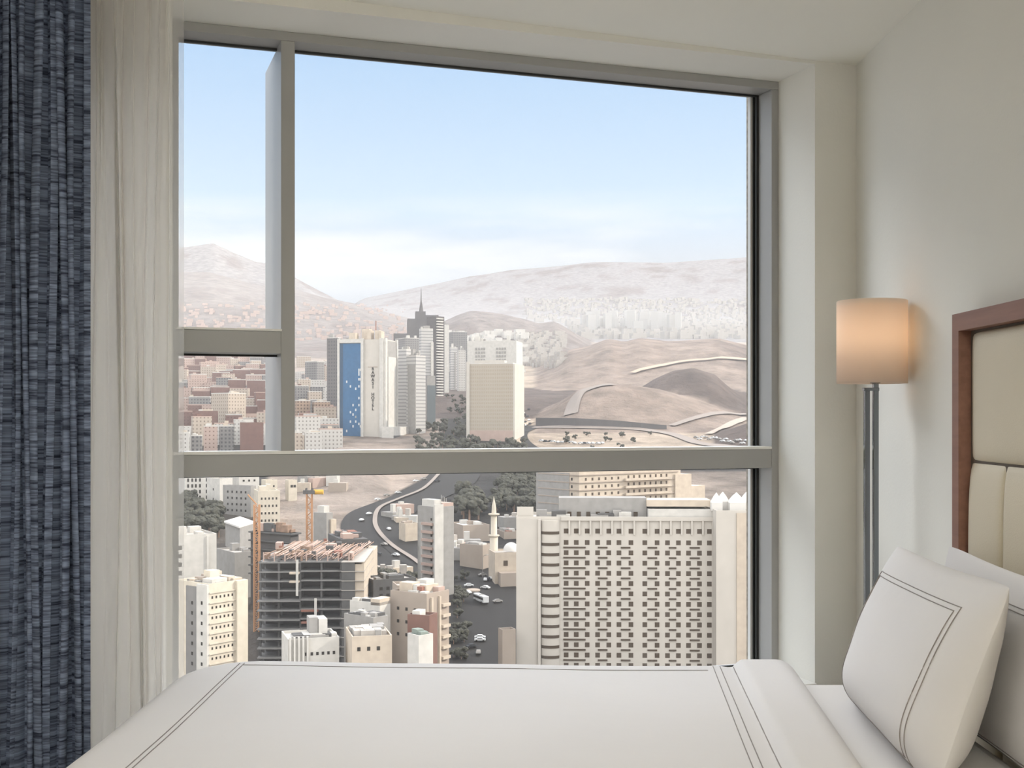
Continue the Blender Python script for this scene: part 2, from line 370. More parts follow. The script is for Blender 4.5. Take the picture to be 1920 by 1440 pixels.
# ---------------------------------------------------------------- the bed
ZB = EYE-.65       # duvet top
ZM = EYE-.695      # sheet top
BX0, BX1, BY0, BY1 = -.80, 1.02, 1.40, 3.17
def round_box(x0, x1, y0, y1, z0, z1, r=.04):
    m = MB().box(x0, x1, y0, y1, z0, z1); return m
bed = empty('bed', (.1, 2.3, 0), label='white made double bed standing below the window', cat='bed')
def bpart(parent, name, mb, mt, bevel=0, smooth=False, label=None):
    o = mb.build(name, mt, bevel=bevel, smooth=smooth, label=label); o.parent = parent; o.matrix_parent_inverse = Matrix.Translation(-Vector(parent.location)); return o
bpart(bed, 'bed_base', MB().box(BX0+.03, BX1-.01, BY0+.03, BY1-.02, .06, .32), M['wood'], .01)
for x in (BX0+.1, BX1-.12):
    for y in (BY0+.1, BY1-.12): bpart(bed, 'leg', MB().box(x, x+.05, y, y+.05, 0, .06), M['wood'])
o = bpart(bed, 'mattress', MB().box(BX0+.01, BX1, BY0, BY1-.01, .32, ZM), M['sheet'], .045); o.modifiers[0].segments = 5
# duvet
def yfar(x): return 3.195-.05*(min(x, .6)+.8)
def duvet_pt(X, Y):
    xi, yi0, yi1, Rr = -.80, 1.40, yfar(max(X, -.8)), .07
    px = max(X, xi); py = min(max(Y, yi0), yi1); rc = .16
    if X < xi+rc and Y > yi1-rc:      # rounded far corner at the foot end
        cx_, cy__ = xi+rc, yi1-rc; q_ = math.hypot(X-cx_, Y-cy__)
        if q_ > rc: px, py = cx_+(X-cx_)/q_*rc, cy__+(Y-cy__)/q_*rc
    ox, oy = X-px, Y-py; L_ = math.hypot(ox, oy)
    x, y, z = px, py, ZB
    xf = .566+(py-3.05)*.084; xr = .735+(py-3.05)*.087
    hgt = 0.0
    if px > xf-.03:
        t = (px-xf)
        if t < 0: hgt = -.004*(1-(t/-.03))
        elif px < xr-.06: hgt = -.004+.022*math.sin(min(1, t/.03)*math.pi/2)
        else:
            k = min(1, (px-(xr-.06))/.06); hgt = .018-(.060)*(1-math.sqrt(max(0, 1-k*k)))
    hgt += .0035*noise.noise(Vector((px*2.2, py*2.2, 4)))
    if L_ > 1e-6:
        a = L_/Rr; dx, dy = ox/L_, oy/L_
        if a < math.pi/2: h, v = Rr*math.sin(a), Rr*(1-math.cos(a))
        else: h, v = Rr+.02*math.sin((L_-Rr*math.pi/2)*4)*.6, Rr+(L_-Rr*math.pi/2)
        if v > Rr: h += .012*math.sin(px*9+py*8)*min(1, (v-Rr)*5)
        x += dx*h; y += dy*h; z -= v
    return (x, y, z+hgt)
duvet = empty('duvet', (-.1, 2.3, ZB-.05), label='smooth white duvet with grey double stitching spread over the bed', cat='duvet')
xs = [-1.22+.06*i for i in range(7)]+[-.845+.0125*i for i in range(5)]
xs += [-.79+.04*i for i in range(33)]+[.50+.0075*i for i in range(33)]
xs = sorted(set(round(x, 4) for x in xs if x < .748))
ys = [.98+.06*i for i in range(8)]+[1.42+.05*i for i in range(34)]+[3.12+.0125*i for i in range(12)]+[3.30+.05*i for i in range(6)]
def dgrid():
    P = []
    for Y in ys:
        xr = .735+(min(max(Y, 1.4), 3.16)-3.05)*.087
        P.append([duvet_pt(min(X, xr-.0005) if X > .6 else X, Y) for X in xs])
    return P
top = MB().grid(dgrid()); bpart(duvet, 'cover', top, M['linen'], smooth=True)
def stitch_line(pts, r=.0011): 
    return MB().tube([(p[0], p[1], p[2]+.0008) for p in pts], r, 5)
for off in (-.712, -.700):
    bpart(duvet, 'stitching', stitch_line([duvet_pt(off, 1.45+.03*i) for i in range(58)]), M['stitch'])
for off in (-.052, -.034):
    bpart(duvet, 'stitching', stitch_line([duvet_pt(.566+off+(y-3.05)*.084, y) for y in [1.45+.03*i for i in range(57)]]), M['stitch'])
bpart(duvet, 'stitching', stitch_line([duvet_pt(-.70+.03*i, yfar(-.7+.03*i)-.05) for i in range(41)], .0008), M['stitch'])
bpart(duvet, 'stitching', stitch_line([duvet_pt(.566+.001+(y-3.05)*.084, y) for y in [1.45+.03*i for i in range(57)]], .0014), M['stitch'])  # no seam here: grey line painted for the shaded crease of the fold

def pillow(name, TF, TN, BF, BN, front, back, label, stitch=((.70, .59, -.90), (.745, .645, -.95))):
    TF, TN, BF, BN = [Vector((p[0], p[1], EYE+p[2])) for p in (TF, TN, BF, BN)]
    root = empty(name, tuple((BF+BN)/2), label=label, cat='pillow')
    def base(s, t):   # s: -1 far .. 1 near, t: -1 bottom .. 1 top
        a = (s+1)/2; b = (t+1)/2; return (BF*(1-a)+BN*a)*(1-b)+(TF*(1-a)+TN*a)*b
    nrm = (TN-TF).cross(BF-TF).normalized()
    if nrm.x > 0: nrm = -nrm
    def bul(s, t): return (max(0, 1-abs(s)**3.2)*max(0, 1-abs(t)**3.2))**.62*(1-.30*t)
    def sink(s, t):   # edges draw in between the corners
        return Vector((0, 0, 0))+(base(0, 0)-base(s, 0))*(.045*(1-t*t))*abs(s)**3+(base(0, 0)-base(0, t))*(.06*(1-s*s))*abs(t)**3
    def pt(s, t, side):
        wr = .004*noise.noise(Vector((s*2.5, t*2.5, side*3+TF.x*7)))
        k_ = 1-.045*(s*s*t*t)**3
        return base(s*k_, t*k_)+sink(s, t)+nrm*(side*(front if side > 0 else back)*bul(s, t)+wr*bul(s, t)**.5)
    n = 44; g = [math.sin((-1+2*i/n)*math.pi/2) for i in range(n+1)]
    mb = MB(); mb.grid([[pt(s, t, 1) for s in g] for t in g]); mb.grid([[pt(s, t, -1) for s in reversed(g)] for t in g])
    bpart(root, 'case', mb, M['linen'], smooth=True)
    if stitch:
        for q, tt, tb in stitch:
            R_ = [i/20 for i in range(-20, 21)]; mid, ht = (tt+tb)/2, (tt-tb)/2
            loop = [(r_*q, tt) for r_ in R_]+[(q, mid-r_*ht) for r_ in R_]+[(-r_*q, tb) for r_ in R_]+[(-q, mid+r_*ht) for r_ in R_]
            bpart(root, 'stitching', MB().tube([tuple(pt(s, t, 1)+nrm*.0008) for s, t in loop], .0011, 5), M['stitch'])
    return root
pillow('pillow', (.938, 2.95, -.31), (.93, 2.235, -.312), (.83, 2.975, -.69), (.775, 2.2, -.69), .080, .090,
       'large white pillow with grey double stitching leaning in front')
pillow('pillow', (1.035, 2.87, -.30), (1.035, 2.17, -.32), (.99, 2.90, -.69), (.985, 2.15, -.69), .035, .03,
       'white pillow tucked behind the stitched front pillow, against the headboard')

# ---------------------------------------------------------------- headboard
XH = 1.07
hb = empty('headboard', (XH, 2.0, .1), label='walnut-framed headboard with cream leather panels on the right wall', cat='headboard')
hy1, hy0, hz0, hz1 = 2.936, 1.02, .12, EYE+.246
fw = .042
bpart(hb, 'frame', MB().box(XH, XR, hy1-fw, hy1, hz0, hz1).box(XH, XR, hy0, hy0+fw, hz0, hz1).box(XH, XR, hy0+fw, hy1-fw, hz1-fw, hz1), M['wood'])
bpart(hb, 'backing', MB().box(XH+.03, XR, hy0+fw, hy1-fw, hz0, hz1-fw), M['darkgap'])
def cushion(y0, y1, z0, z1):
    n = 24; P = []; g = [math.sin((-1+2*i/n)*math.pi/2) for i in range(n+1)]
    for b in g:
        P.append([(XH+.034-.020*(max(0, 1-abs(a)**10)*max(0, 1-abs(b)**10))**.5-.004*(1-a*a)*(1-b*b), (y0+y1)/2+a*(y1-y0)/2, (z0+z1)/2+b*(z1-z0)/2) for a in reversed(g)])
    return MB().grid(P)
zseam = EYE-.108
bpart(hb, 'leather_panel', cushion(hy0+fw+.003, hy1-fw-.006, zseam+.001, hz1-fw-.005), M['leather'], smooth=True)
yy = hy1-fw-.006; w = .203
while yy-w > hy0+fw:
    bpart(hb, 'leather_panel', cushion(yy-w, yy, hz0+.02, zseam-.001), M['leather'], smooth=True); yy -= w+.001

# ---------------------------------------------------------------- lamp
LY = 3.42; LX = (1635-960)/F*LY
lp = empty('floor_lamp', (LX, LY, 0), label='slim chrome twin-pole floor lamp with lit cream drum shade in the corner', cat='lamp')
zt_, zb2 = EYE+(780-565)/F*LY, EYE+(780-719)/F*LY; rs = 64.5/F*LY
bpart(lp, 'lamp_shade', MB().lathe([(rs-.002, zb2+.001), (rs, zb2), (rs, zt_), (rs-.002, zt_+.001), (rs-.003, zt_), (rs-.003, zb2+.001), (rs-.002, zb2+.001)], LX, LY, 48), M['shade'], smooth=False)
lp.children[0].data.polygons.foreach_set('use_smooth', [True]*len(lp.children[0].data.polygons))
px = lambda u: (u-960)/F*LY
for z_, nm in ((zt_-.012, 'added_diffuser'), (zb2+.006, 'added_diffuser')):  # unseen discs added to soften the lamp's splash on the wall
    bpart(lp, nm, MB().lathe([(.004, z_), (rs-.004, z_), (rs-.004, z_+.003), (.004, z_+.003)], LX, LY, 40), M['shade'])
bpart(lp, 'pole', MB().box(px(1620), px(1630), LY-.008, LY+.008, .02, EYE+(780-732)/F*LY), M['chrome'], .002)
bpart(lp, 'pole', MB().box(px(1636.5), px(1646.5), LY-.008, LY+.008, .02, zb2+.01), M['chrome'], .002)
bpart(lp, 'bracket', MB().box(px(1618), px(1647), LY-.010, LY+.010, EYE+(780-733)/F*LY, EYE+(780-727)/F*LY), M['chrome'], .001)
bpart(lp, 'socket', MB().lathe([(0, zb2), (.014, zb2), (.014, zb2+.07), (0, zb2+.07)], px(1641), LY, 16), M['chrome'])
bpart(lp, 'base_plate', MB().lathe([(0, 0), (.088, 0), (.088, .018), (.08, .022), (0, .022)], LX-.0, LY, 32), M['chrome'])
def emis(name, c, s):
    m = bpy.data.materials.new(name); m.use_nodes = True; p = m.node_tree.nodes['Principled BSDF']; p.inputs['Emission Color'].default_value = (*c, 1); p.inputs['Emission Strength'].default_value = s; return m
bpart(lp, 'bulb', MB().lathe([(.001, zb2+.07), (.018, zb2+.085), (.026, zb2+.115), (.018, zb2+.138), (.001, zb2+.145)], px(1641), LY, 16), emis('bulb_glow', (1, .8, .55), 4), smooth=True)
bl = light('lamp_bulb_light', 'POINT', (px(1637), LY, zb2+.12), .55, (1, .86, .76), shadow_soft_size=.045)
# housing added round the unseen ceiling fill light
cl = empty('added_ceiling_lamp', (-.9, .3, 2.40), label='flat square housing added around the unseen ceiling fill light', cat='lamp')
bpart(cl, 'housing', MB().box(-1.52, -.28, -.32, .92, 2.372, 2.405), M['bead'])
ul = empty('added_uplighter', (.35, -.9, 0), label='unseen uplighter with a shallow bowl, added behind the viewer for fill light', cat='lamp')  # stand and bowl added to carry the fill light
bpart(ul, 'pole', MB().tube([(.35, -.9, .02), (.35, -.9, 1.78)], .012, 12), M['chrome'])
bpart(ul, 'bowl', MB().lathe([(.02, 1.76), (.10, 1.78), (.19, 1.84), (.185, 1.845), (.09, 1.79), (0, 1.78)], .35, -.9, 32), M['chrome'], smooth=True)
bpart(ul, 'base', MB().lathe([(0, 0), (.14, 0), (.14, .015), (0, .02)], .35, -.9, 32), M['chrome'])
# ================================================================ the city outside
XK = .56                              # darkens all outdoor colours so the view balances with the room's brightness
_mat0 = mat
def mat(name, col, *a, **k): return _mat0(name, tuple(c*XK for c in col), *a, **k)
H0 = 130.0; SL = (HOR-558)/F          # the valley floor rises away from the hotel
def plane(d): return EYE-H0+SL*d
def dist(vb): return H0*F/(vb-558)    # distance at which the valley floor shows at pixel row vb
def smooth(t): t = max(0., min(1., t)); return t*t*(3-2*t)
def lerp_poly(P, u):
    if u <= P[0][0]: return P[0][1]
    for (a, b), (c, d) in zip(P, P[1:]):
        if u <= c: return b+(d-b)*(u-a)/(c-a)
    return P[-1][1]
RIDGES = [  # skyline, distance, depth in front, depth behind, roughness, name
    ([(-1500, 520), (-300, 480), (200, 470), (350, 462), (400, 455), (440, 474), (480, 490), (500, 492), (540, 512), (600, 545), (680, 585), (760, 640)], 7600, 1800, 3000, .6, 'far'),
    ([(560, 640), (680, 560), (800, 535), (880, 518), (960, 506), (1040, 500), (1120, 492), (1250, 494), (1400, 482), (1700, 470), (2600, 520)], 11500, 3500, 4000, .5, 'far'),
    ([(-1500, 560), (-200, 540), (200, 510), (340, 506), (395, 508), (440, 520), (500, 537), (560, 541), (610, 556), (680, 570), (740, 588), (800, 606), (860, 625)], 4600, 1500, 1500, 1, 'hill'),
    ([(780, 640), (830, 604), (860, 590), (885, 582), (930, 588), (985, 598), (1010, 606), (1040, 602), (1062, 614), (1090, 634), (1130, 660)], 3300, 700, 800, .9, 'hill'),
    ([(950, 740), (985, 706), (1010, 692), (1045, 676), (1068, 656), (1100, 650), (1140, 633), (1170, 640), (1200, 633), (1250, 639), (1290, 637), (1350, 634), (1400, 648), (1520, 640), (1900, 650), (2600, 640)], 2150, 560, 500, .8, 'brown'),
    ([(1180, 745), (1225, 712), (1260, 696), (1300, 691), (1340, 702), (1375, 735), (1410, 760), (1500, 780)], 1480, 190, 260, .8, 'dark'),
    ([(985, 790), (1040, 762), (1085, 732), (1130, 722), (1180, 722), (1240, 732), (1300, 748), (1350, 766), (1400, 782), (1600, 790), (2400, 760)], 1330, 170, 170, .5, 'brown'),
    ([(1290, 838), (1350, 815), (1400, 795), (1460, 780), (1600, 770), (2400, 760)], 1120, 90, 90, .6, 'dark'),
    ([(500, 905), (540, 878), (585, 858), (640, 842), (690, 846), (730, 872), (765, 905), (790, 930)], 930, 200, 120, .7, 'cliff'),
    ([(-1500, 700), (-300, 660), (200, 628), (345, 640), (430, 652), (500, 672), (560, 690), (640, 730), (700, 760)], 2500, 1100, 900, .35, 'town'),
]
def terrain(x, y):
    u = 960+F*x/max(y, 1); z0 = plane(y); z = z0; who = ''
    for P, d0, wf, wb_, rg, nm in RIDGES:
        c = EYE+(HOR-lerp_poly(P, u))/F*d0; h = c-plane(d0)
        if h <= 0: continue
        t = (y-d0)/(wf if y < d0 else wb_)
        if abs(t) >= 1: continue
        p = (.5+.5*math.cos(math.pi*t)) if nm != 'town' else (1-abs(t))
        if rg:
            q = Vector((x/max(60, wf*.45), y/max(60, wf*.45), d0*.01))
            p *= 1+rg*(.32*noise.fractal(q, 1.0, 2.0, 5)-.1)*(1-p*.75)
        zz = z0+h*p
        if zz > z: z = zz; who = nm
    z += .35*noise.noise(Vector((x/40, y/40, 0)))
    return z, who
def tz(x, y): return terrain(x, y)[0]
def hit(u, v):
    a = (u-960)/F; b = (HOR-v)/F; y = 120.
    while y < 13000:
        if EYE+b*y <= tz(a*y, y):
            lo, hi = y/1.012, y
            for _ in range(14):
                md = (lo+hi)/2
                if EYE+b*md <= tz(a*md, md): hi = md
                else: lo = md
            return Vector((a*hi, hi, EYE+b*hi))
        y *= 1.012
    return Vector((a*y, y, EYE+b*y))
# colours of rock and soil by region; far mountains paled to stand in for haze
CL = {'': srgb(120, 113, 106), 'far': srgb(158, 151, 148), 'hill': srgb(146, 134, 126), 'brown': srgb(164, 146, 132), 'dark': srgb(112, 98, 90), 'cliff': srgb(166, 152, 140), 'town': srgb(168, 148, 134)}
EDGE = [(860, 830), (895, 800), (915, 760), (935, 712), (950, 680), (975, 655), (1010, 664), (1045, 696), (1075, 726), (1115, 770)]
def build_terrain():
    na, nd = 300, 330; d0, d1 = 150, 15000; V = []; C = []
    for j in range(nd+1):
        d = d0*(d1/d0)**(j/nd)
        for i in range(na+1):
            a = -.62+1.30*i/na; x = a*d; z, who = terrain(x, d); V.append((x, d, z))
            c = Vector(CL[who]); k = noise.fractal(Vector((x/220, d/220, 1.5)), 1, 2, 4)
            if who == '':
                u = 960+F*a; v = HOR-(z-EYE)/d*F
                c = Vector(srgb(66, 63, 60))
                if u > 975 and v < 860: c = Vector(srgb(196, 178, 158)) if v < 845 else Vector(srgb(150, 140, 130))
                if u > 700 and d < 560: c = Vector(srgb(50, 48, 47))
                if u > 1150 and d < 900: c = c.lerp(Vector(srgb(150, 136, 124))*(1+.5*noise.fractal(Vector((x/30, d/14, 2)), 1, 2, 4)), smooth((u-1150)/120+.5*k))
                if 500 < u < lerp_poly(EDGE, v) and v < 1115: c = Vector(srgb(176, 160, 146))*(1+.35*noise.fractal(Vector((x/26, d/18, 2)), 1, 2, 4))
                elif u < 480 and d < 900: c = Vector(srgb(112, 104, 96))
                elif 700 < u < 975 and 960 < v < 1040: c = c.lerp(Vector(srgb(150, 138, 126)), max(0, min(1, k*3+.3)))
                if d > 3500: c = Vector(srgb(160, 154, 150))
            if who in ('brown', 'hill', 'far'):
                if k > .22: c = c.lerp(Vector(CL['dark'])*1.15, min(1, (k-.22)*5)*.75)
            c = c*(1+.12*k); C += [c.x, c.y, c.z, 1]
    fcs = [(j*(na+1)+i, j*(na+1)+i+1, (j+1)*(na+1)+i+1, (j+1)*(na+1)+i) for j in range(nd) for i in range(na)]
    me = bpy.data.meshes.new('ground'); me.from_pydata(V, [], fcs); at = me.color_attributes.new('soil', 'FLOAT_COLOR', 'POINT'); at.data.foreach_set('color', C)
    me.polygons.foreach_set('use_smooth', [True]*len(me.polygons))
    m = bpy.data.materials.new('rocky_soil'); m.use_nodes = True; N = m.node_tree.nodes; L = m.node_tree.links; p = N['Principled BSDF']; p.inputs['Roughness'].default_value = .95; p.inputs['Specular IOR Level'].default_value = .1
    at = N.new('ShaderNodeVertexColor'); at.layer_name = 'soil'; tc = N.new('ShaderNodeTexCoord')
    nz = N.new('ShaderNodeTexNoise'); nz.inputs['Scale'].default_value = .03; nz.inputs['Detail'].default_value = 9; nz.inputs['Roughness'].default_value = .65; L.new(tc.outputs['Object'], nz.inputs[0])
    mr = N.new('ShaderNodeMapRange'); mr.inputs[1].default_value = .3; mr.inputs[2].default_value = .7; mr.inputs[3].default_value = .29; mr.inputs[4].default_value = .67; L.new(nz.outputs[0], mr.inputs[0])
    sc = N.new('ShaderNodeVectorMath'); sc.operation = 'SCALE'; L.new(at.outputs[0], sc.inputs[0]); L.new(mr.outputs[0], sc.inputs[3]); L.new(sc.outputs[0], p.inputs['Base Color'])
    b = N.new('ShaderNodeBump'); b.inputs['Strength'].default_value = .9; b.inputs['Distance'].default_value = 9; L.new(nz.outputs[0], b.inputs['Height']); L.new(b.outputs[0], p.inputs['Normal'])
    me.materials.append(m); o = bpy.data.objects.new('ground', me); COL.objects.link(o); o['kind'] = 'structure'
build_terrain()

# ---------------------------------------------------------------- city materials
E = lambda n, c, **k: M.__setitem__(n, mat(n, c, .85, spec=.12, **k))
E('white_plaster', srgb(226, 221, 212), noise_amt=.09, noise_scale=.35); E('warm_plaster', srgb(222, 206, 186), noise_amt=.09, noise_scale=.35)
E('cream_plaster', srgb(232, 220, 200), noise_amt=.09, noise_scale=.35); E('grey_plaster', srgb(176, 172, 166), noise_amt=.09, noise_scale=.35)
E('brick', srgb(140, 108, 98), noise_amt=.1, noise_scale=.3); E('tan_plaster', srgb(190, 175, 160), noise_amt=.06, noise_scale=.2)
E('pink_plaster', srgb(206, 180, 166), noise_amt=.06, noise_scale=.2)
E('concrete', srgb(108, 106, 104), noise_amt=.12, noise_scale=.4); E('roof_grey', srgb(200, 192, 182), noise_amt=.12, noise_scale=.4)
E('window_dark', srgb(70, 66, 62)); E('window_brown', srgb(98, 86, 74)); E('asphalt', srgb(50, 47, 44), noise_amt=.08, noise_scale=.1)
E('pale_kerb', srgb(196, 178, 156)); E('rail_grey', srgb(120, 116, 112)); E('orange_steel', srgb(214, 164, 124)); E('yellow_paint', srgb(240, 190, 90))
E('foliage', srgb(88, 87, 76), noise_amt=.35, noise_scale=1.2); E('blue_panel', srgb(70, 118, 160), noise_amt=.08, noise_scale=.3)
E('blue_dark', srgb(70, 98, 124)); E('light_pane', srgb(236, 238, 238)); E('beige_stone', srgb(222, 214, 202), noise_amt=.04, noise_scale=.2); E('dark_stone', srgb(112, 108, 106), noise_amt=.08, noise_scale=.1)
E('slab_grey', srgb(150, 147, 143), noise_amt=.1, noise_scale=.3); E('track_grey', srgb(160, 148, 138)); E('car_white', srgb(240, 240, 238)); E('car_dark', srgb(70, 72, 76)); E('canvas', srgb(245, 240, 232)); E('green_sheet', srgb(150, 160, 150)); E('timber', srgb(168, 140, 120), noise_amt=.2, noise_scale=.6)
E('grey_glass', srgb(120, 128, 130)); E('rust', srgb(168, 120, 104))
M['f_white'] = facade('white_facade', srgb(224, 219, 211), srgb(158, 152, 146), ww=.36, wh=.42); M['f_warm'] = facade('warm_facade', srgb(214, 198, 180), srgb(150, 134, 120), ww=.36, wh=.42)
M['f_grey'] = facade('grey_facade', srgb(160, 156, 152), srgb(108, 106, 106)); M['f_tan'] = facade('tan_facade', srgb(192, 166, 144), srgb(120, 98, 84))
M['f_brick'] = facade('brick_facade', srgb(146, 114, 104), srgb(104, 82, 76), ww=.25, wh=.3); M['f_pink'] = facade('pink_facade', srgb(212, 186, 172), srgb(150, 122, 110), ww=.35, wh=.35)
M['f_fine'] = facade('fine_facade', srgb(204, 192, 174), srgb(186, 172, 152), 3.3, 1.7, .5, .55); M['f_line'] = facade('lined_facade', srgb(222, 218, 212), srgb(172, 170, 168), 3.4, 9, 1.1, .35)
M['f_dark'] = facade('dark_facade', srgb(132, 128, 126), srgb(104, 102, 104), 3.6, 3, .5, .5)

# ---------------------------------------------------------------- buildings
FOOT = []
def free(x, y, r=2.5):
    for (bx, by, c, sn, wB, wA) in FOOT:
        dx, dy = x-bx, y-by; a, b = dx*c+dy*sn, -dx*sn+dy*c
        if -r < a < wB+r and -r < b < wA+r: return False
    return True
class B:
    """a building on an L-shaped pair of faces: front corner at pixel column uc, left face to ul, right face to ur"""
    def __init__(s, name, ul, uc, ur, vt, d, phi, label, cat='building', group=None, wall='white_plaster', depthA=None, depthB=None, body='walls', parapet=.9, roof='roof_grey', found=8):
        ph = math.radians(phi); c, sn = math.cos(ph), math.sin(ph); a = (uc-960)/F; s.x, s.y = a*d, d
        def solve(dx, dy, u):
            k = (u-960)/F; return (k*s.y-s.x)/(dx-k*dy)
        s.wB = depthB or solve(c, sn, ur); s.wA = depthA or solve(-sn, c, ul)
        FOOT.append((s.x, s.y, c, sn, s.wB, s.wA))
        s.d = d; s.zt = EYE+(HOR-vt)/F*d
        g = min(tz(s.x+i*c*s.wB-j*sn*s.wA, s.y+i*sn*s.wB+j*c*s.wA) for i in (0, 1) for j in (0, 1))
        s.z0 = g; s.h = s.zt-g; s.label = label
        s.e = empty(name, (s.x, s.y, g), ph, label=label, cat=cat, group=group)
        m = MB().box(0, s.wB, 0, s.wA, -found, s.h)
        m.build(body, M[wall], s.e)
        if parapet:
            t = .35; q = MB(); h = s.h
            q.box(0, s.wB, 0, t, h, h+parapet); q.box(0, s.wB, s.wA-t, s.wA, h, h+parapet); q.box(0, t, t, s.wA-t, h, h+parapet); q.box(s.wB-t, s.wB, t, s.wA-t, h, h+parapet)
            q.build('parapet', M[wall] if not wall.startswith('f_') else M['white_plaster'], s.e)
            MB().box(t, s.wB-t, t, s.wA-t, h, h+.12).build('roof', M[roof], s.e)
    def px(s, v): return (s.zt-(EYE+(HOR-v)/F*s.d))     # height below the top at pixel row v (front corner)
    def boxm(s, name, x0, x1, y0, y1, z0, z1, mt, label=None):
        return MB().box(x0, x1, y0, y1, z0, z1).build(name, M[mt], s.e, label=label)
    def huts(s, n, seed, mts=('white_plaster',), hmax=4, name='rooftop_hut', zone=(.05, .95, .05, .95)):
        r = random.Random(seed)
        for i in range(n):
            w = r.uniform(1.5, min(6, s.wB*.35+1)); dd = r.uniform(1.5, min(6, s.wA*.35+1)); hh = r.uniform(1, hmax)
            x = r.uniform(zone[0]*s.wB, max(zone[0]*s.wB+.1, zone[1]*s.wB-w)); y = r.uniform(zone[2]*s.wA, max(zone[2]*s.wA+.1, zone[3]*s.wA-dd))
            s.boxm(name, x, x+w, y, y+dd, s.h+.1, s.h+.1+hh, r.choice(mts))
    def windows(s, face, f0, f1, nx, zhi, zlo, nz, w, h, mt='window_dark', name='window', skip=None, cap=100, count=[0]):
        """nx by nz windows on face 'A' (left) or 'B' (right), between the fractions f0..f1 of its width (from the front corner)"""
        W_ = s.wA if face == 'A' else s.wB; n = getattr(s, 'nw', 0); rest = MB()
        if face == 'A': dat = MB().box(-.06, .05, -w/2, w/2, -h/2, h/2).data(name, M[mt])
        else: dat = MB().box(-w/2, w/2, -.06, .05, -h/2, h/2).data(name, M[mt])
        for k in range(nz):
            z = s.h-(zhi+(zlo-zhi)*(k/(max(1, nz-1))))
            for i in range(nx):
                if skip and skip(i, k): continue
                q = (f0+(f1-f0)*((i+.5)/nx))*W_
                if n < cap:
                    inst(name, dat, s.e, (0, q, z) if face == 'A' else (q, 0, z)); n += 1
                elif face == 'A': rest.box(-.06, .05, q-w/2, q+w/2, z-h/2, z+h/2)
                else: rest.box(q-w/2, q+w/2, -.06, .05, z-h/2, z+h/2)
        s.nw = n
        if rest.v: rest.build(name+'s_remaining', M[mt], s.e, kind='stuff')

# --- the big white hotel at the lower right
b = B('hotel_block', 968, 1338, 1342, 975, 405, 88, 'large pale hotel block with a dense grid of square windows, lower right', wall='beige_stone', depthB=20, parapet=1.0, found=20)
wA = b.wA; fr = lambda u: (1338-u)/(1338-968)
def A_y(u): k = (u-960)/F; ph = math.radians(88); return (k*b.y-b.x)/(-math.sin(ph)-k*math.cos(ph))
# facade (x=0 plane faces the viewer); y grows to the left
cols = [1061.5, 1080.5, 1101, 1120.5, 1141.5, 1160.5, 1183, 1209, 1232, 1251.5, 1272, 1291, 1311.5, 1330]
ppm = F/405
z_of = lambda v: b.h-(v-975)/ppm
rowv = [996.5]+[1018+19.25*i for i in range(14)]
wd = MB().box(-.05, .3, -.78, .78, -.8, .8).data('window', M['window_brown'])
wn = 0; rest = MB()
b.boxm('face_frame', -1.1, -.0, A_y(1342), A_y(1338)+.2, -20, b.h, 'beige_stone')
for r_, v in enumerate(rowv):
    for u in cols:
        q = A_y(u)
        if wn < 100: inst('window', wd, b.e, (0, q, z_of(v))); wn += 1
        else: rest.box(-.05, .3, q-.78, q+.78, z_of(v)-.8, z_of(v)+.8)
rest.build('windows_remaining', M['window_brown'], b.e, kind='stuff')
# slatted balcony strips between the windows
for v in rowv[1:]:
    for (ua, ub) in ((1056, 1098), (1121, 1139), (1164, 1182), (1214, 1232), (1254, 1268), (1293, 1312)):
        q0, q1 = A_y(ub), A_y(ua); z = z_of(v+9.3)
        b.boxm('balcony_vent', -.35, .1, q0, q1, z-.28, z+.25, 'window_brown')
# upper crown: scalloped recesses over the top row
for i, u in enumerate(cols):
    q = A_y(u+6); MB().box(-.75, 0, q-.28, q+.28, b.h-(1003-975)/ppm, b.h).build('crown_rib', M['beige_stone'], b.e)
b.boxm('crown_band', -.8, 0, A_y(1338), A_y(1052), b.h-.3, b.h+1.0, 'beige_stone')
# rounded stair tower with dark ribbons, left fin, left wing
rq = A_y(1032); rad = (A_y(1014)-A_y(1050))/2
m = MB(); n = 20
prof = [(-rad*.55*math.sin(math.pi*i/n), rq+rad*math.cos(math.pi*i/n)) for i in range(n+1)]
m.grid([[(x, y, z) for x, y in prof] for z in (-20, b.h-.2)]); k_ = len(m.v); m.v += [(x, y, b.h-.2) for x, y in prof]; m.f.append(tuple(range(k_, k_+n+1)))
b_ = m.build('stair_tower', M['beige_stone'], b.e)
for v in rowv+[rowv[-1]+19.25]:
    m = MB(); z = z_of(v+3); P = [(x*1.02-.04, rq+(y-rq)*.86) for x, y in prof]
    P = [(-rad*.58*math.sin(math.pi*i/n), rq+rad*.98*math.cos(math.pi*i/n)) for i in range(2, n-1)]
    m.grid([[(x-.05, y, zz) for x, y in P] for zz in (z-.5, z+.5)]).build('ribbon_window', M['window_brown'], b_)
b.boxm('fin_wall', -1.6, 0, A_y(1014), A_y(1009), -20, b.h+.2, 'beige_stone')
b.boxm('side_wing', -.6, 14, A_y(1009), A_y(968), -20, b.h+.2, 'beige_stone')
b.boxm('roof_screen', 2, 2.4, A_y(1000), A_y(969), b.h, b.h+(975-952)/ppm, 'beige_stone')
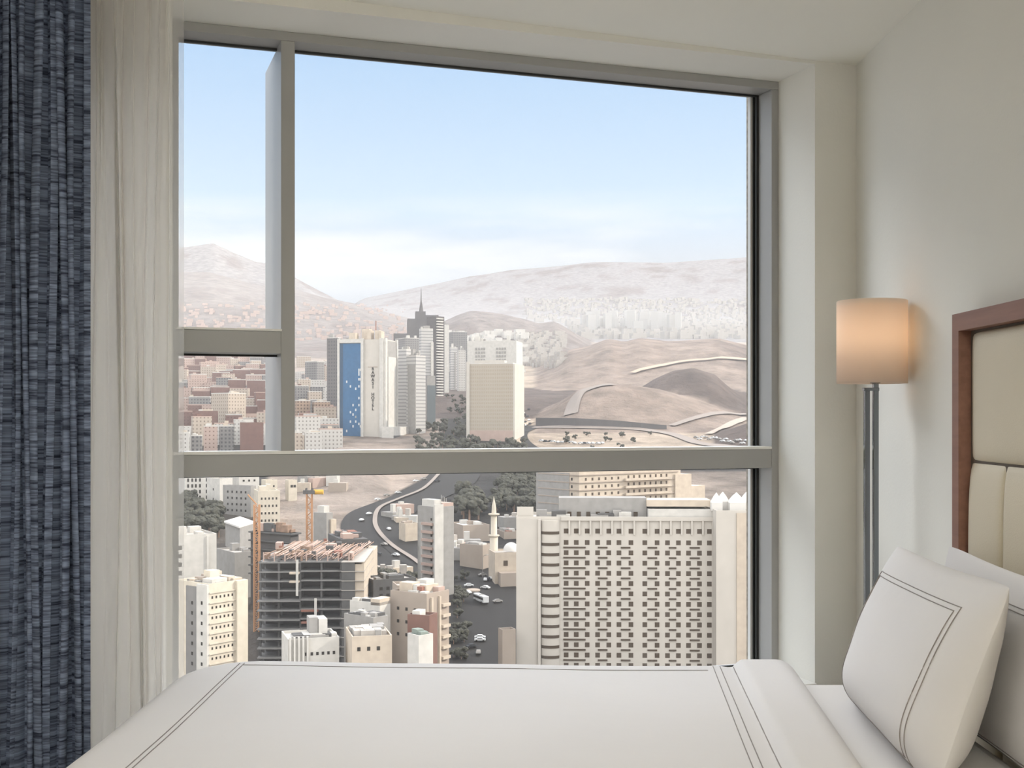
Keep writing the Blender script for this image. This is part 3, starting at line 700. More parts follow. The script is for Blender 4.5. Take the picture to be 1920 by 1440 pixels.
# rooftop buildings
b.boxm('rooftop_block', 6, 15, A_y(1215), A_y(1048), b.h, b.h+(975-943)/ppm+1.2, 'grey_plaster')
b.boxm('rooftop_block', .6, 14, A_y(1338), A_y(1216), b.h, b.h+(975-958)/ppm+.4, 'white_plaster')
b.boxm('rooftop_slab', 3, 15, A_y(1335), A_y(1214), b.h+4.3, b.h+6.4, 'warm_plaster')
b.huts(9, 5, ('grey_plaster', 'white_plaster', 'concrete'), 3, zone=(.1, .28, .38, .95))
for i in range(9):
    q = A_y(1050+i*18); b.boxm('rooftop_opening', 5.9, 6.1, q-.7, q+.7, b.h+.5, b.h+2.2, 'window_brown')
# right wing with tents on its roof
b2 = B('hotel_wing', 1342, 1343, 1470, 962, 398, 1, 'plain pale hotel wing with one column of tiny windows behind the right jamb', wall='beige_stone', depthA=22, found=20)
b2.windows('B', (1384-1343)/127, (1392-1343)/127, 1, (1029-962)/F*398, (1029-962+19.5*10)/F*398, 11, .8, .8, 'window_brown')
b2.boxm('corner_strip', (1381-1343)/127*b2.wB, (1400-1343)/127*b2.wB, -.5, 0, -20, b2.h, 'warm_plaster')
for i, (u0, u1, yy) in enumerate(((1336, 1358, 4), (1352, 1376, 9), (1370, 1402, 5), (1398, 1424, 10))):
    x0 = (u0-960)/F*402; w_ = (u1-u0)/F*402; zb__ = b2.zt+.9
    e = empty('roof_tent', (x0+w_/2, 402+yy, zb__), label='white peaked canvas tent on the roof of the right hotel wing', cat='tent', group='white tents on the hotel wing roof')
    m = MB(); hw = w_/2*.95
    m.v += [(-hw, -hw, 2.0), (hw, -hw, 2.0), (hw, hw, 2.0), (-hw, hw, 2.0), (0, 0, 5.4), (-hw*.45, -hw*.45, 4.1), (hw*.45, -hw*.45, 4.1), (hw*.45, hw*.45, 4.1), (-hw*.45, hw*.45, 4.1)]
    for k in range(4): m.f += [(k, (k+1) % 4, 5+(k+1) % 4, 5+k), (5+k, 5+(k+1) % 4, 4)]
    m.build('canopy', M['canvas'], e); MB().box(-hw*.97, hw*.97, -hw*.97, hw*.97, -.7, 2.0).build('side_cloth', M['canvas'], e)

# --- apartment hotel behind it
b = B('apartment_block', 1006, 1086, 1276, 888, 640, 38, 'cream apartment block with projecting balcony floors behind the large hotel', wall='warm_plaster', parapet=1.2, found=12)
for k in range(5):
    z = b.h-1-k*4.0
    b.boxm('floor_band', -.5, b.wB*.97, -.5, 0, z-.25, z+.25, 'tan_plaster')
    b.boxm('floor_band', -.5, 0, 0, b.wA*.95, z-.25, z+.25, 'tan_plaster')
    b.boxm('balcony', b.wB*.42, b.wB*.88, -2.2, -.5, z-4.1+.2, z-4.1+1.5, 'warm_plaster')
b.windows('B', .03, .40, 6, 3.2, 19.2, 5, 1.3, 1.5, 'window_brown'); b.windows('B', .44, .88, 8, 2.8, 18.8, 5, 1.3, 1.6, 'window_brown')
b.windows('A', .1, .9, 6, 3.2, 19.2, 5, 1.3, 1.5, 'window_dark'); b.huts(7, 2, ('white_plaster', 'warm_plaster'), 3)
b.boxm('shade_sheet', -.3, 0, b.wA*.22, b.wA, -12, b.h, 'grey_plaster'); b.boxm('end_wing', b.wB*.93, b.wB*1.10, -1.2, 12, -12, b.h*.93, 'warm_plaster')  # grey sheet over the left face stands in for its shade
b.boxm('end_wing', b.wB*1.10, b.wB*1.25, -1, 10, -12, b.h*.74, 'warm_plaster')

# --- cream hotel lower left
b = B('cream_hotel', 330, 392, 461, 1103, 360, 52, 'cream hotel with rows of square windows at the lower left of the window', wall='cream_plaster', parapet=1.3, found=20)
b.boxm('end_pier', b.wB*.70, b.wB*1.0, -1.0, .1, -20, b.h+1.2, 'cream_plaster')
b.windows('B', .03, .68, 6, 2.9, 2.9+3.05*9, 10, .55, .75, 'window_dark')
for k in range(11):
    z = b.h-1.55-3.05*k; b.boxm('balcony', 0, b.wB*.70, -.35, 0, z-.12, z+.22, 'cream_plaster')
b.boxm('corner_pier', -.8, 0, 0, b.wA*.31, -20, b.h+1, 'white_plaster'); b.boxm('grey_panel', -.4, 0, b.wA*.31, b.wA*.66, -20, b.h, 'slab_grey')
dt = MB().box(-.1, .1, -.35, .35, -.5, .5).data('window', M['window_dark'])
for k in range(9): inst('window', dt, b.e, (-.8, b.wA*.15, b.h-4.5-3.05*k)); inst('window', dt, b.e, (-.4, b.wA*.47, b.h-5-3.05*k))
b.huts(16, 11, ('white_plaster', 'tan_plaster', 'warm_plaster', 'grey_plaster'), 3); b.boxm('lift_house', b.wB*.3, b.wB*.55, b.wA*.3, b.wA*.5, b.h, b.h+4.4, 'cream_plaster')

b = B('white_block', 300, 332, 406, 1008, 470, 30, 'plain white block with a column of small windows behind the cream hotel', wall='white_plaster', found=15)
b.windows('B', .04, .12, 1, 4, 4+3.3*6, 7, 1.2, 1.6, 'window_dark'); b.boxm('pilaster', b.wB*.74, b.wB*.80, -.5, 0, -15, b.h, 'white_plaster'); b.huts(4, 8)

# --- buildings under the transom on the left
b = B('apartment_block', 300, 347, 395, 893, 760, 20, 'white apartment block with tall dark window strips at the far left under the transom', wall='white_plaster', found=10)
for k, f_ in enumerate((.12, .28, .42, .58, .85)): b.windows('B', f_-.04, f_+.04, 1, 2.5, 13.5, 4, 1.2, 2.2)
b.boxm('balcony_band', 0, b.wB, -1, 0, b.h-18, b.h-17, 'white_plaster')
b = B('white_wall_house', 388, 412, 436, 900, 740, 45, 'tall narrow white house with sunlit right side under the transom', wall='white_plaster', found=10)
b.windows('A', .2, .8, 1, 6, 12, 2, 1.1, 1.4); b.windows('B', .5, .9, 1, 4, 12, 3, 1, 1.2)
b = B('white_house', 424, 448, 486, 893, 790, 30, 'white house with flat stepped roof right of the narrow house', wall='white_plaster', found=10); b.windows('B', .1, .9, 3, 3, 12, 3, 1.3, 1.3); b.huts(4, 21)
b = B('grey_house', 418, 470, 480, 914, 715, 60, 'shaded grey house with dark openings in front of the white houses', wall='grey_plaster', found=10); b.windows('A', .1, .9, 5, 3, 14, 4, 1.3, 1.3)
b = B('cream_house', 476, 484, 525, 924, 690, 18, 'cream four-storey house with rows of small windows behind the orange crane', wall='cream_plaster', found=10); b.windows('B', .08, .92, 5, 3.4, 16, 4, .9, 1.3); b.huts(3, 22, ('cream_plaster',))
b = B('small_house', 490, 498, 520, 903, 760, 25, 'small cream house above the four-storey cream house', wall='cream_plaster', found=8); b.windows('B', .1, .9, 2, 3, 7, 2, 1, 1.2)
b = B('small_house', 535, 541, 557, 903, 770, 25, 'tiny cream house with dark door beside the rocky slope', wall='cream_plaster', found=8); b.windows('B', .2, .9, 2, 3, 3, 1, 1.6, 1.6)
e = empty('white_canopy', (-130, 610, tz(-130, 610)), label='low hall with flat white roof left of the orange crane', cat='building')
c0 = lambda u, v, d: ((u-960)/F*d+130, d-610, EYE+(HOR-v)/F*d-e.location.z)
m = MB(); P = [c0(420, 977, 612), c0(448, 987, 585), c0(478, 978, 612), c0(450, 968, 640)]; m.v += P+[(x, y, z-.8) for x, y, z in P]; m.f += [(0, 1, 2, 3), (0, 4, 5, 1), (1, 5, 6, 2)]; m.build('roof', M['canvas'], e)
P = [(x*.97, y*.97+1, z-.8) for x, y, z in P]; m = MB(); m.v += P+[(x, y, z-12) for x, y, z in P]; m.f += [(0, 4, 5, 1), (1, 5, 6, 2), (2, 6, 7, 3), (3, 7, 4, 0)]; m.build('walls', M['grey_plaster'], e)

# --- construction site
b = B('unfinished_building', 484, 666, 688, 1052, 425, 92, 'unfinished concrete building with open floor slabs and rebar roof', wall='concrete', depthB=60, parapet=0, body='inner_core', found=20)
# the core is pushed back, the slabs stick out in front of it
core = b.e.children[0]; bpy.data.objects.remove(core)
h = b.h; wA, wB = b.wA, b.wB
MB().box(9, wB-2, 4, wA-1, -20, h-.4).build('inner_core', M['dark_stone'], b.e)
sp = 17.6/F*425
for k in range(13):
    z = h-sp*k; x0 = -1.2 if k > 3 else 0
    m = MB().box(x0, wB, 4.5, wA*.56, z-.45, z); m.build('floor_slab', M['slab_grey'], b.e)
    m = MB().box(x0-1.0 if k > 3 else .4, wB, wA*.56, wA, z-.45-.3, z-.3); m.build('floor_slab', M['slab_grey'], b.e)
for f_ in (.14, .34, .56, .78, .97):
    for x_ in (.6, 7): MB().box(x_, x_+.7, wA*f_, wA*f_+.7, -20, h).build('column', M['concrete'], b.e)
b.boxm('stair_core', -1.5, wB*.75, 0, 4.6, -20, h-.2, 'concrete'); b.boxm('stair_core_side', -1.0, wB, -3.2, 0, -20, h-1.0, 'warm_plaster', label='sunlit pale side wall of the stair core')  # sunlight on the core's right side put into a paler material
for k in range(13): b.boxm('shuttering', -1.7, wB*.7, -3.3, 4.7, h-sp*k*1.0-.3, h-sp*k-.05, 'roof_grey')
rr = random.Random(4)
for k in range(96):
    y = 1+(wA-3)*k/95; y2 = y+rr.uniform(-1.6, 1.6)
    MB().tube([(rr.uniform(.2, 3), y, h+rr.uniform(.4, 2.4)), (wB-rr.uniform(1, 4), y2-2, h+rr.uniform(.6, 1.4))], .16, 4).build('rebar_beam', M['pink_plaster'] if k % 3 else M['timber'], b.e)
for k in range(46):
    x = rr.uniform(.5, wB-2); y = rr.uniform(1, wA-2); MB().box(x, x+rr.uniform(.4, 5), y, y+rr.uniform(.4, 3), h, h+rr.uniform(.5, 3.2)).build('formwork', M[rr.choice(('timber', 'pink_plaster', 'concrete', 'rust'))], b.e)
for k in range(9):
    y = wA*(.06+.11*k); MB().box(.1, .5, y, y+.35, h, h+3.2).build('starter_column', M['pink_plaster'], b.e)
for (u, va, vb, dd) in ((561, 1048, 1115, -2.2), (596.5, 1118, 1172, -4.0)):
    yk = (666-u)/(666-484)*wA; MB().box(dd-.5, dd, yk, yk+.8, h-(vb-1052)/F*425, h-(va-1052)/F*425).build('hoist_mast', M['white_plaster'], b.e)
for (u0, u1, v) in ((544, 562, 1073), (544, 562, 1089), (566, 598, 1143), (566, 590, 1165)):
    MB().box(-2.5, 0, (666-u1)/182*wA, (666-u0)/182*wA, h-(v-1052)/F*425-.3, h-(v-1052)/F*425+.3).build('loading_deck', M['warm_plaster'] if v < 1100 else M['rust'], b.e)
# stepped slabs of the neighbour behind, left
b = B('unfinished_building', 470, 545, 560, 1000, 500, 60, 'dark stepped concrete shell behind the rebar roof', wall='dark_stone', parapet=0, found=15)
for k in range(6): b.boxm('floor_slab', -1.5, b.wB, -1.5, b.wA, b.h-3.5*k-.6, b.h-3.5*k, 'concrete')
b.huts(12, 33, ('pink_plaster', 'timber', 'concrete'), 4, name='formwork')
b = B('unfinished_building', 590, 640, 690, 1012, 470, 20, 'low concrete deck with pink formwork beside the curving road', wall='concrete', parapet=0, depthA=26, found=15)
b.huts(16, 35, ('pink_plaster', 'timber', 'concrete', 'rust'), 2, name='formwork')
b = B('grey_box_building', 588, 612, 624, 962, 545, 55, 'blank grey box building with cream right side below the crane cab', wall='grey_plaster', parapet=0, found=12)
b.boxm('side_annex', b.wB*.5, b.wB*1.3, -1, 5, -12, b.h-3, 'warm_plaster'); b.boxm('rooftop_hut', .5, 4, 2, 6, b.h, b.h+3, 'white_plaster')
# dark mid-rise left of the site
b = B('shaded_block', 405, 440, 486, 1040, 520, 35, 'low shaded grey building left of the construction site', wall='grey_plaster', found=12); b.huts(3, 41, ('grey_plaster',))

# --- tower cranes
def lattice(e, x, y, z0, z1, w, mt, name='mast'):
    m = MB(); t = .22
    for sx in (-1, 1):
        for sy in (-1, 1): m.box(x+sx*w/2-t, x+sx*w/2+t, y+sy*w/2-t, y+sy*w/2+t, z0, z1)
    z = z0; k = 0
    while z < z1-w:
        s_ = 1 if k % 2 else -1
        for sy in (-1, 1): m.tube([(x-s_*w/2, y+sy*w/2, z), (x+s_*w/2, y+sy*w/2, z+w)], .14, 4)
        m.box(x-w/2, x+w/2, y-w/2-.1, y-w/2+.1, z-.1, z+.1); z += w; k += 1
    return m.build(name, M[mt], e)
for (u, vt, vb, d, lab, w) in ((481.5, 946, 1068, 470, 'orange lattice tower crane mast left of the unfinished building', 1.9), (580, 926, 1000, 520, 'orange tower crane with yellow cab behind the unfinished building', 2.2)):
    x = (u-960)/F*d; g = tz(x, d); e = empty('tower_crane', (x, d, g), label=lab, cat='crane'); top = EYE+(HOR-vt)/F*d-g
    lattice(e, 0, 0, -6, top, w, 'orange_steel')
    if u > 500:
        MB().tube([(2.0, 0, top+.8), (6, 0, top+.8)], [1.1, 1.1], 10).build('cab', M['yellow_paint'], e, label='yellow rounded crane cab')
        lattice(e, 0, 0, top, top+2.5, 2.6, 'dark_stone', 'slewing_unit')
        MB().box(-2.5, 2.5, -1.4, 1.4, top, top+1.6).build('counterweight', M['dark_stone'], e)
    else:
        MB().tube([(0, 0, top), (-3, -2, top+4)], .3, 5).build('jib', M['orange_steel'], e)

# --- slim white tower by the road
b = B('slim_tower', 783, 816, 851, 955, 520, 42, 'slim white-grey tower with balcony floors standing beside the curving road', wall='grey_plaster', parapet=1, found=20)
b.boxm('corner_wall', -.8, b.wB*.38, -.8, .2, -20, b.h+2.0, 'white_plaster')
for k in range(11):
    z = b.h-6.2-3.5*k; b.boxm('balcony', -1.3, 0, b.wA*.06, b.wA*.68, z-.9, z+.2, 'pink_plaster')
b.windows('A', .15, .28, 1, 4.5, 4.5+3.5*11, 12, 1.0, 1.1); b.boxm('side_slab', 0, 3, b.wA*.74, b.wA*1.0, -20, b.h-6, 'white_plaster')
b.boxm('lift_house', .5, b.wB*.42, b.wA*.1, b.wA*.8, b.h, b.h+4.0, 'white_plaster'); b.boxm('roof_terrace', b.wB*.42, b.wB, .3, b.wA*.8, b.h-1.0, b.h+2.4, 'pink_plaster')
for i in range(4): MB().tube([(b.wB*.4+i*.9, 1, b.h+2), (b.wB*.4+i*.9, 1, b.h+6-i*.5)], .12, 4).build('antenna', M['white_plaster'], b.e)

# --- mosque with minaret
d = 560; x = (926-960)/F*d; g = tz(x, d)
e = empty('minaret', (x, d, g), label='slender cream minaret with two balconies beside the street', cat='minaret')
zz = lambda v: EYE+(HOR-v)/F*d-g
MB().lathe([(1.9, -5), (1.9, zz(1005)), (1.5, zz(1004)), (1.4, zz(966)), (1.1, zz(963)), (.95, zz(948)), (.5, zz(940)), (0, zz(930))], n=16).build('shaft', M['cream_plaster'], e, smooth=True)
for v in (1005, 965): MB().lathe([(1.2, zz(v+3)), (2.6, zz(v)), (2.6, zz(v-2)), (1.2, zz(v-2))], n=16).build('balcony', M['cream_plaster'], e)
b = B('mosque', 916, 928, 985, 1040, 545, 12, 'cream mosque with arched openings and white dome beside the minaret', cat='mosque', wall='warm_plaster', found=10)
b.windows('B', .05, .9, 3, 9, 9, 1, 1.6, 1.8, 'window_brown'); b.windows('B', .2, .5, 1, 4, 4, 1, 2, 2.4, 'window_brown')
b.boxm('low_hall', b.wB*.1, b.wB*1.2, -6, 0, -10, b.h*.45, 'tan_plaster')
q = MB(); q.lathe([(3.6*math.cos(t*math.pi/16), 3.8*math.sin(t*math.pi/16)) for t in range(9)], n=20); q.build('dome', M['canvas'], b.e, smooth=True, loc=(b.wB*.62, 6, b.h+1))
b = B('low_building', 855, 868, 918, 988, 640, 20, 'low shop building with a bright white flat roof left of the minaret', wall='tan_plaster', roof='canvas', found=8, depthA=22)
b.huts(5, 51, ('white_plaster', 'tan_plaster'), 2)
b = B('low_building', 862, 905, 928, 1026, 575, 55, 'low wedge-shaped shop roof between street and minaret', wall='tan_plaster', roof='canvas', found=8); b.huts(6, 52, ('white_plaster', 'grey_plaster'), 1.5)
b = B('low_building', 938, 945, 975, 1000, 650, 15, 'low grey-roofed building right behind the minaret', wall='tan_plaster', found=8, depthA=16); b.huts(8, 53, ('white_plaster', 'grey_plaster', 'rust'), 2)
b = B('low_building', 748, 760, 786, 985, 640, 30, 'small cream building between the curving road and the slim tower', wall='warm_plaster', found=8); b.huts(5, 54, ('white_plaster', 'tan_plaster'), 2)

LB = ((700, 'low hut with cluttered roof on the inner side of the curving road', 742, 770, 965, 985), (620, 'low shop building along the street left of the minaret', 856, 900, 1000, 1036),
      (650, 'small low building in the blocks behind the minaret', 936, 968, 985, 1010), (560, 'low building between slim tower and street', 853, 868, 1040, 1060),
      (800, 'small house on the rocky slope under the transom', 560, 640, 905, 925), (690, 'small building left of the orange crane', 425, 470, 940, 965), (520, 'low shed between the road and the front roofs', 700, 775, 1078, 1098))
r_ = random.Random(77)
for (d_, lab, u0, u1, v0, v1) in LB:
    for i in range(5):
        u = u0+(u1-u0)*(i+r_.uniform(.1, .9))/5; v = r_.uniform(v0, v1); dd = dist(v); p = hit(u, v); w = r_.uniform(7, 12)
        if not free(p.x, p.y, 6): continue
        q = MB().box(-w/2, w/2, 0, r_.uniform(7, 11), -4, r_.uniform(3, 7)); e = q.build('low_building', M[r_.choice(('white_plaster', 'tan_plaster', 'warm_plaster', 'grey_plaster', 'pink_plaster'))], label=lab, cat='building', group=lab.replace('low', 'cluster of low', 1) if 'low' in lab else 'cluster: '+lab)
        e.location = p; e.rotation_euler = (0, 0, r_.uniform(-.4, .9))
        MB().box(-w/4, 0, 2, 4.5, 3, 8.2).build('rooftop_hut', M[r_.choice(('white_plaster', 'roof_grey'))], e)

# --- lower front roofs
b = B('white_house', 516, 540, 636, 1205, 335, 18, 'white house with flat cluttered roof at the bottom edge, left one', wall='white_plaster', roof='canvas', found=25, depthA=14)
b.boxm('lift_house', b.wB*.45, b.wB*.62, b.wA*.25, b.wA*.6, b.h, b.h+6.0, 'grey_plaster'); b.boxm('lift_house', b.wB*.63, b.wB*.80, b.wA*.2, b.wA*.65, b.h, b.h+5.6, 'white_plaster'); b.huts(20, 61, ('white_plaster', 'grey_plaster', 'concrete'), 1.6, zone=(.02, .98, .02, .5))
b.windows('B', .3, .95, 6, 3.5, 3.5, 1, .7, .9)
for k in range(5): b.boxm('roof_column', b.wB*.02+k*1.2, b.wB*.02+k*1.2+.5, -.8, 0, -25, b.h+1.5, 'white_plaster')
b = B('white_house', 638, 660, 735, 1200, 330, 14, 'pale house with three small square windows at the bottom edge', wall='warm_plaster', found=25, depthA=16)
b.windows('B', .05, .78, 3, 2.6, 2.6, 1, .9, 1.1); b.huts(26, 62, ('white_plaster', 'grey_plaster', 'roof_grey'), 2.2)
b = B('white_house', 656, 712, 732, 1136, 372, 62, 'grey-white house with one tall slit window behind the bottom-edge houses', wall='white_plaster', found=25)
b.windows('A', .4, .7, 1, 2.5, 2.5, 1, .8, 2.4); b.boxm('roof_house', 0, b.wB, 0, b.wA*.3, b.h, b.h+2.0, 'warm_plaster'); b.huts(12, 68, ('grey_plaster', 'white_plaster', 'concrete'), 1.8)
b = B('white_house', 645, 700, 728, 1164, 350, 50, 'low white house stepping down in front of the slit-window house', wall='grey_plaster', found=25); b.windows('A', .3, .6, 1, 4, 4, 1, .8, 1.0)
b.huts(18, 63, ('white_plaster', 'concrete', 'grey_plaster'), 1.8)
b = B('terraced_block', 732, 800, 842, 1122, 372, 56, 'tall beige-brown block with sunlit balconied right side above the street', wall='tan_plaster', parapet=1.4, found=25)
for k in range(7):
    z = b.h-2.6-3.3*k; b.boxm('balcony', b.wB*.62, b.wB*.95, -1.1, 0, z-.9, z, 'warm_plaster')
b.boxm('side_pier', b.wB*.15, b.wB*.22, -.7, 0, -20, b.h, 'warm_plaster'); b.boxm('side_pier', b.wB*.50, b.wB*.57, -.7, 0, -20, b.h, 'warm_plaster')
b.huts(20, 64, ('white_plaster', 'warm_plaster', 'pink_plaster', 'rust'), 4.5); b.windows('A', .2, .9, 3, 4, 12, 3, .9, 1)
b = B('brown_block', 764, 805, 820, 1160, 345, 70, 'blank brown-walled block with white roof box in front of the tall beige-brown block', wall='brick', found=25)
b.boxm('rooftop_hut', 1, 5, b.wA*.5, b.wA*.85, b.h, b.h+1.8, 'white_plaster')
b = B('white_house', 764, 785, 812, 1198, 325, 40, 'small white house with bluish lean-to roof at the bottom edge', wall='white_plaster', found=25); b.huts(4, 66, ('green_sheet', 'white_plaster'), 2)
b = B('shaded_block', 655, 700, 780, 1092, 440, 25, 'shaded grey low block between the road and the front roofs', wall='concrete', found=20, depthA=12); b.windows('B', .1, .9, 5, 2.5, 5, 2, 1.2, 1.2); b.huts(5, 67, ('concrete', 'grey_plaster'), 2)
b = B('shaded_block', 738, 745, 782, 1103, 395, 15, 'pale-topped roof house behind the tall beige-brown block', wall='tan_plaster', found=20, depthA=10)
b = B('corner_building', 934, 942, 967, 1190, 400, 20, 'narrow pale building with parapet at the bottom right of the street', wall='tan_plaster', parapet=1.6, found=20)

# --- tower group in the middle
b = B('blue_hotel_tower', 634, 720, 743, 640, 1125, 75, 'high hotel tower with a blue glass front and vertical sign', wall='beige_stone', parapet=2, found=15)
wA, wB, h = b.wA, b.wB, b.h; ff = lambda u: (720-u)/86*wA
b.boxm('blue_glass', -.9, .1, ff(679), ff(638), 0, h-1.5, 'blue_panel', label='blue glass front'); b.boxm('dark_blue_edge', -1.1, .1, ff(644), ff(638), 0, h-1.5, 'blue_dark')
for (a_, c_) in ((634, 638), (678, 683), (713, 720)): b.boxm('white_fin', -2.2, .2, ff(c_), ff(a_), -5, h+3, 'white_plaster')
b.boxm('top_beam', -2.0, .2, ff(683), ff(634), h-1, h+2.5, 'white_plaster'); r_ = random.Random(3)
for k in range(24):
    uu = r_.choice((651, 658, 663, 668, 674, 677)); z = h-(r_.randint(12, 38)*2.2); b.boxm('pale_pane', -1.15, -.8, ff(uu+1.2), ff(uu-1.2), z-1.1, z+1.1, 'light_pane')  # pale panes scattered over the blue front
b.boxm('side_frame', 0, wB, -.8, 0, 0, h+1, 'grey_plaster'); b.boxm('side_panel', wB*.22, wB*.86, -1.6, -.7, 0, h-14, 'white_plaster')
for (x0, x1) in ((-.02, .12), (.92, 1.0)): b.boxm('white_fin', wB*x0, wB*x1, -2.0, .1, 0, h+3, 'white_plaster')
b.boxm('podium', -6, wB*1.35, -12, 0, -12, 9.5, 'white_plaster'); b.boxm('podium_strip', -6.2, wB*1.36, -12.2, -11.8, -3, 1.5, 'dark_stone')
for (u0, u1, v0, y0) in ((650, 662, 622, 4), (668, 682, 614, 12), (685, 692, 618, 3), (698, 706, 618, 5), (708, 712, 620, 2)): b.boxm('rooftop_block', 2+y0, 10+y0, ff(u1), ff(u0), h, h+(640-v0)/F*1125, 'warm_plaster')
MB().tube([(8, ff(699), h), (8, ff(699), h+20)], .5, 6).build('antenna', M['rust'], b.e)
cu = bpy.data.curves.new('sign_text', 'FONT'); cu.body = 'R\nA\nW\nA\nS\nI\n\nH\nO\nT\nE\nL'.replace('\n\n', '\n \n'); cu.size = 3.9; cu.space_line = .87; cu.align_x = 'CENTER'; cu.extrude = .15; cu.offset = .09
to = bpy.data.objects.new('tmp', cu); COL.objects.link(to); me = bpy.data.meshes.new_from_object(to); bpy.data.objects.remove(to)
me.materials.clear(); me.materials.append(M['window_dark']); o = bpy.data.objects.new('sign_lettering', me); COL.objects.link(o); o.parent = b.e
o.matrix_local = Matrix(((0, 0, -1, -.4), (-1, 0, 0, ff(699.5)), (0, 1, 0, h-(694-640)/F*1125), (0, 0, 0, 1)))
o['label'] = 'dark vertical hotel lettering'
b.boxm('sign_rule', -.3, 0, ff(708), ff(690), h-24, h-23.4, 'tan_plaster')

def tower(ul, uc, ur, vt, d, phi, label, wall='f_line', group=None, n=3, seed=1, **k):
    b = B('tower_block', ul, uc, ur, vt, d, phi, label, wall=wall, group=group, found=15, cat='tower', **k); b.huts(n, seed, ('white_plaster', 'grey_plaster'), 7); return b
tower(613, 634, 640, 634, 1250, 70, 'dark grey tower partly hidden behind the blue hotel tower', 'f_dark', seed=2)
b = tower(742, 762, 774, 656, 1200, 60, 'white tower close right of the blue hotel tower', 'f_line', seed=3)
b = tower(762, 780, 798, 668, 1150, 50, 'grey and white tower with banded side, right of the white tower', 'f_line', seed=4, n=6); b.boxm('grey_strip', -.8, 0, 0, b.wA*.8, -5, b.h-8, 'grey_plaster')
b = tower(797, 801, 816, 706, 1230, 25, 'blue-grey glass tower with domed top in the street gap', 'grey_plaster', seed=5, n=0); b.boxm('glass_front', 0, b.wB, -.8, 0, -5, b.h-9, 'grey_glass')
b = tower(786, 790, 812, 617, 1400, 20, 'tall pale slab tower with white roof masts', 'f_line', seed=6); b.boxm('white_fin', b.wB*.8, b.wB, -2, 0, -5, b.h-15, 'white_plaster')
b = B('tower_block', 800, 817, 833, 594, 1500, 45, 'tallest grey tower with white zigzag balconies on its side', cat='tower', wall='dark_stone', found=15)
for k in range(34): b.boxm('balcony', b.wB*.05, b.wB*.75, -2.5, 0, b.h-3-k*3.4, b.h-1.5-k*3.4, 'white_plaster')
tower(832, 834, 842, 610, 1600, 20, 'thin white tower right of the zigzag-balcony tower', 'white_plaster', seed=7, n=1)
b = tower(843, 846, 858, 652, 1700, 20, 'white tower with a dark window seam, near the beige tower', 'f_line', seed=8); b.boxm('window_seam', b.wB*.5, b.wB*.7, -.6, 0, -5, b.h-6, 'grey_plaster')
tower(857, 860, 873, 658, 1650, 20, 'white tower touching the left edge of the beige tower', 'f_white', seed=9)
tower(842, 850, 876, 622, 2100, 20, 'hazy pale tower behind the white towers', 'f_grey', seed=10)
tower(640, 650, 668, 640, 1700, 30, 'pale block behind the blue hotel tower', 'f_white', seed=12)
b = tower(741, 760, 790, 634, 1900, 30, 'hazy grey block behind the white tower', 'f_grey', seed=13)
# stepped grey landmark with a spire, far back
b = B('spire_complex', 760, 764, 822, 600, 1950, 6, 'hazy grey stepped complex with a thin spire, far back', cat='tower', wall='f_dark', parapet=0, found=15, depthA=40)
q = lambda u: (u-764)/58*b.wB
b.boxm('shoulder', q(764), q(781), -3, 30, 0, b.h+2, 'dark_stone'); b.boxm('upper_block', q(779), q(798), -2, 30, 0, b.h+14, 'dark_stone')
b.boxm('shoulder', q(798), q(822), -4, 34, 0, b.h+8, 'dark_stone'); b.boxm('lower_wing', q(738), q(765), -3, 30, 0, b.h-22, 'dark_stone')
MB().lathe([(4, b.h+12), (2.4, b.h+24), (1, b.h+32), (.35, b.h+52)], q(790), 10, 8).build('spire', M['dark_stone'], b.e)
# beige tower and the grey-white block behind it
b = tower(875, 962, 980, 682, 1090, 78, 'broad beige tower with a sunlit right edge above the trees', 'f_fine', seed=14, n=0); b.boxm('lit_edge', 0, b.wB, -1.5, 0, -5, b.h, 'beige_stone'); b.boxm('base_band', -1, 0, 0, b.wA, 0, 10, 'pink_plaster')  # sunlight on the right side put into a paler stone face
b.boxm('roof_block', 3, 14, b.wA*.2, b.wA*.85, b.h, b.h+3.5, 'beige_stone'); b.boxm('edge_pier', -1.4, 0, b.wA*.93, b.wA*1.0, 0, b.h+2, 'beige_stone')
b = tower(876, 968, 980, 640, 1300, 80, 'grey-white slab with two dark window clusters behind the beige tower', 'white_plaster', seed=15, n=9)
for u0 in (893, 932):
    for i in range(4):
        for k in range(6): q_ = (968-u0-i*5)/92*b.wA; b.boxm('window', -.5, 0, q_-1.0, q_+1.0, b.h-9-k*4, b.h-6.6-k*4, 'grey_plaster')

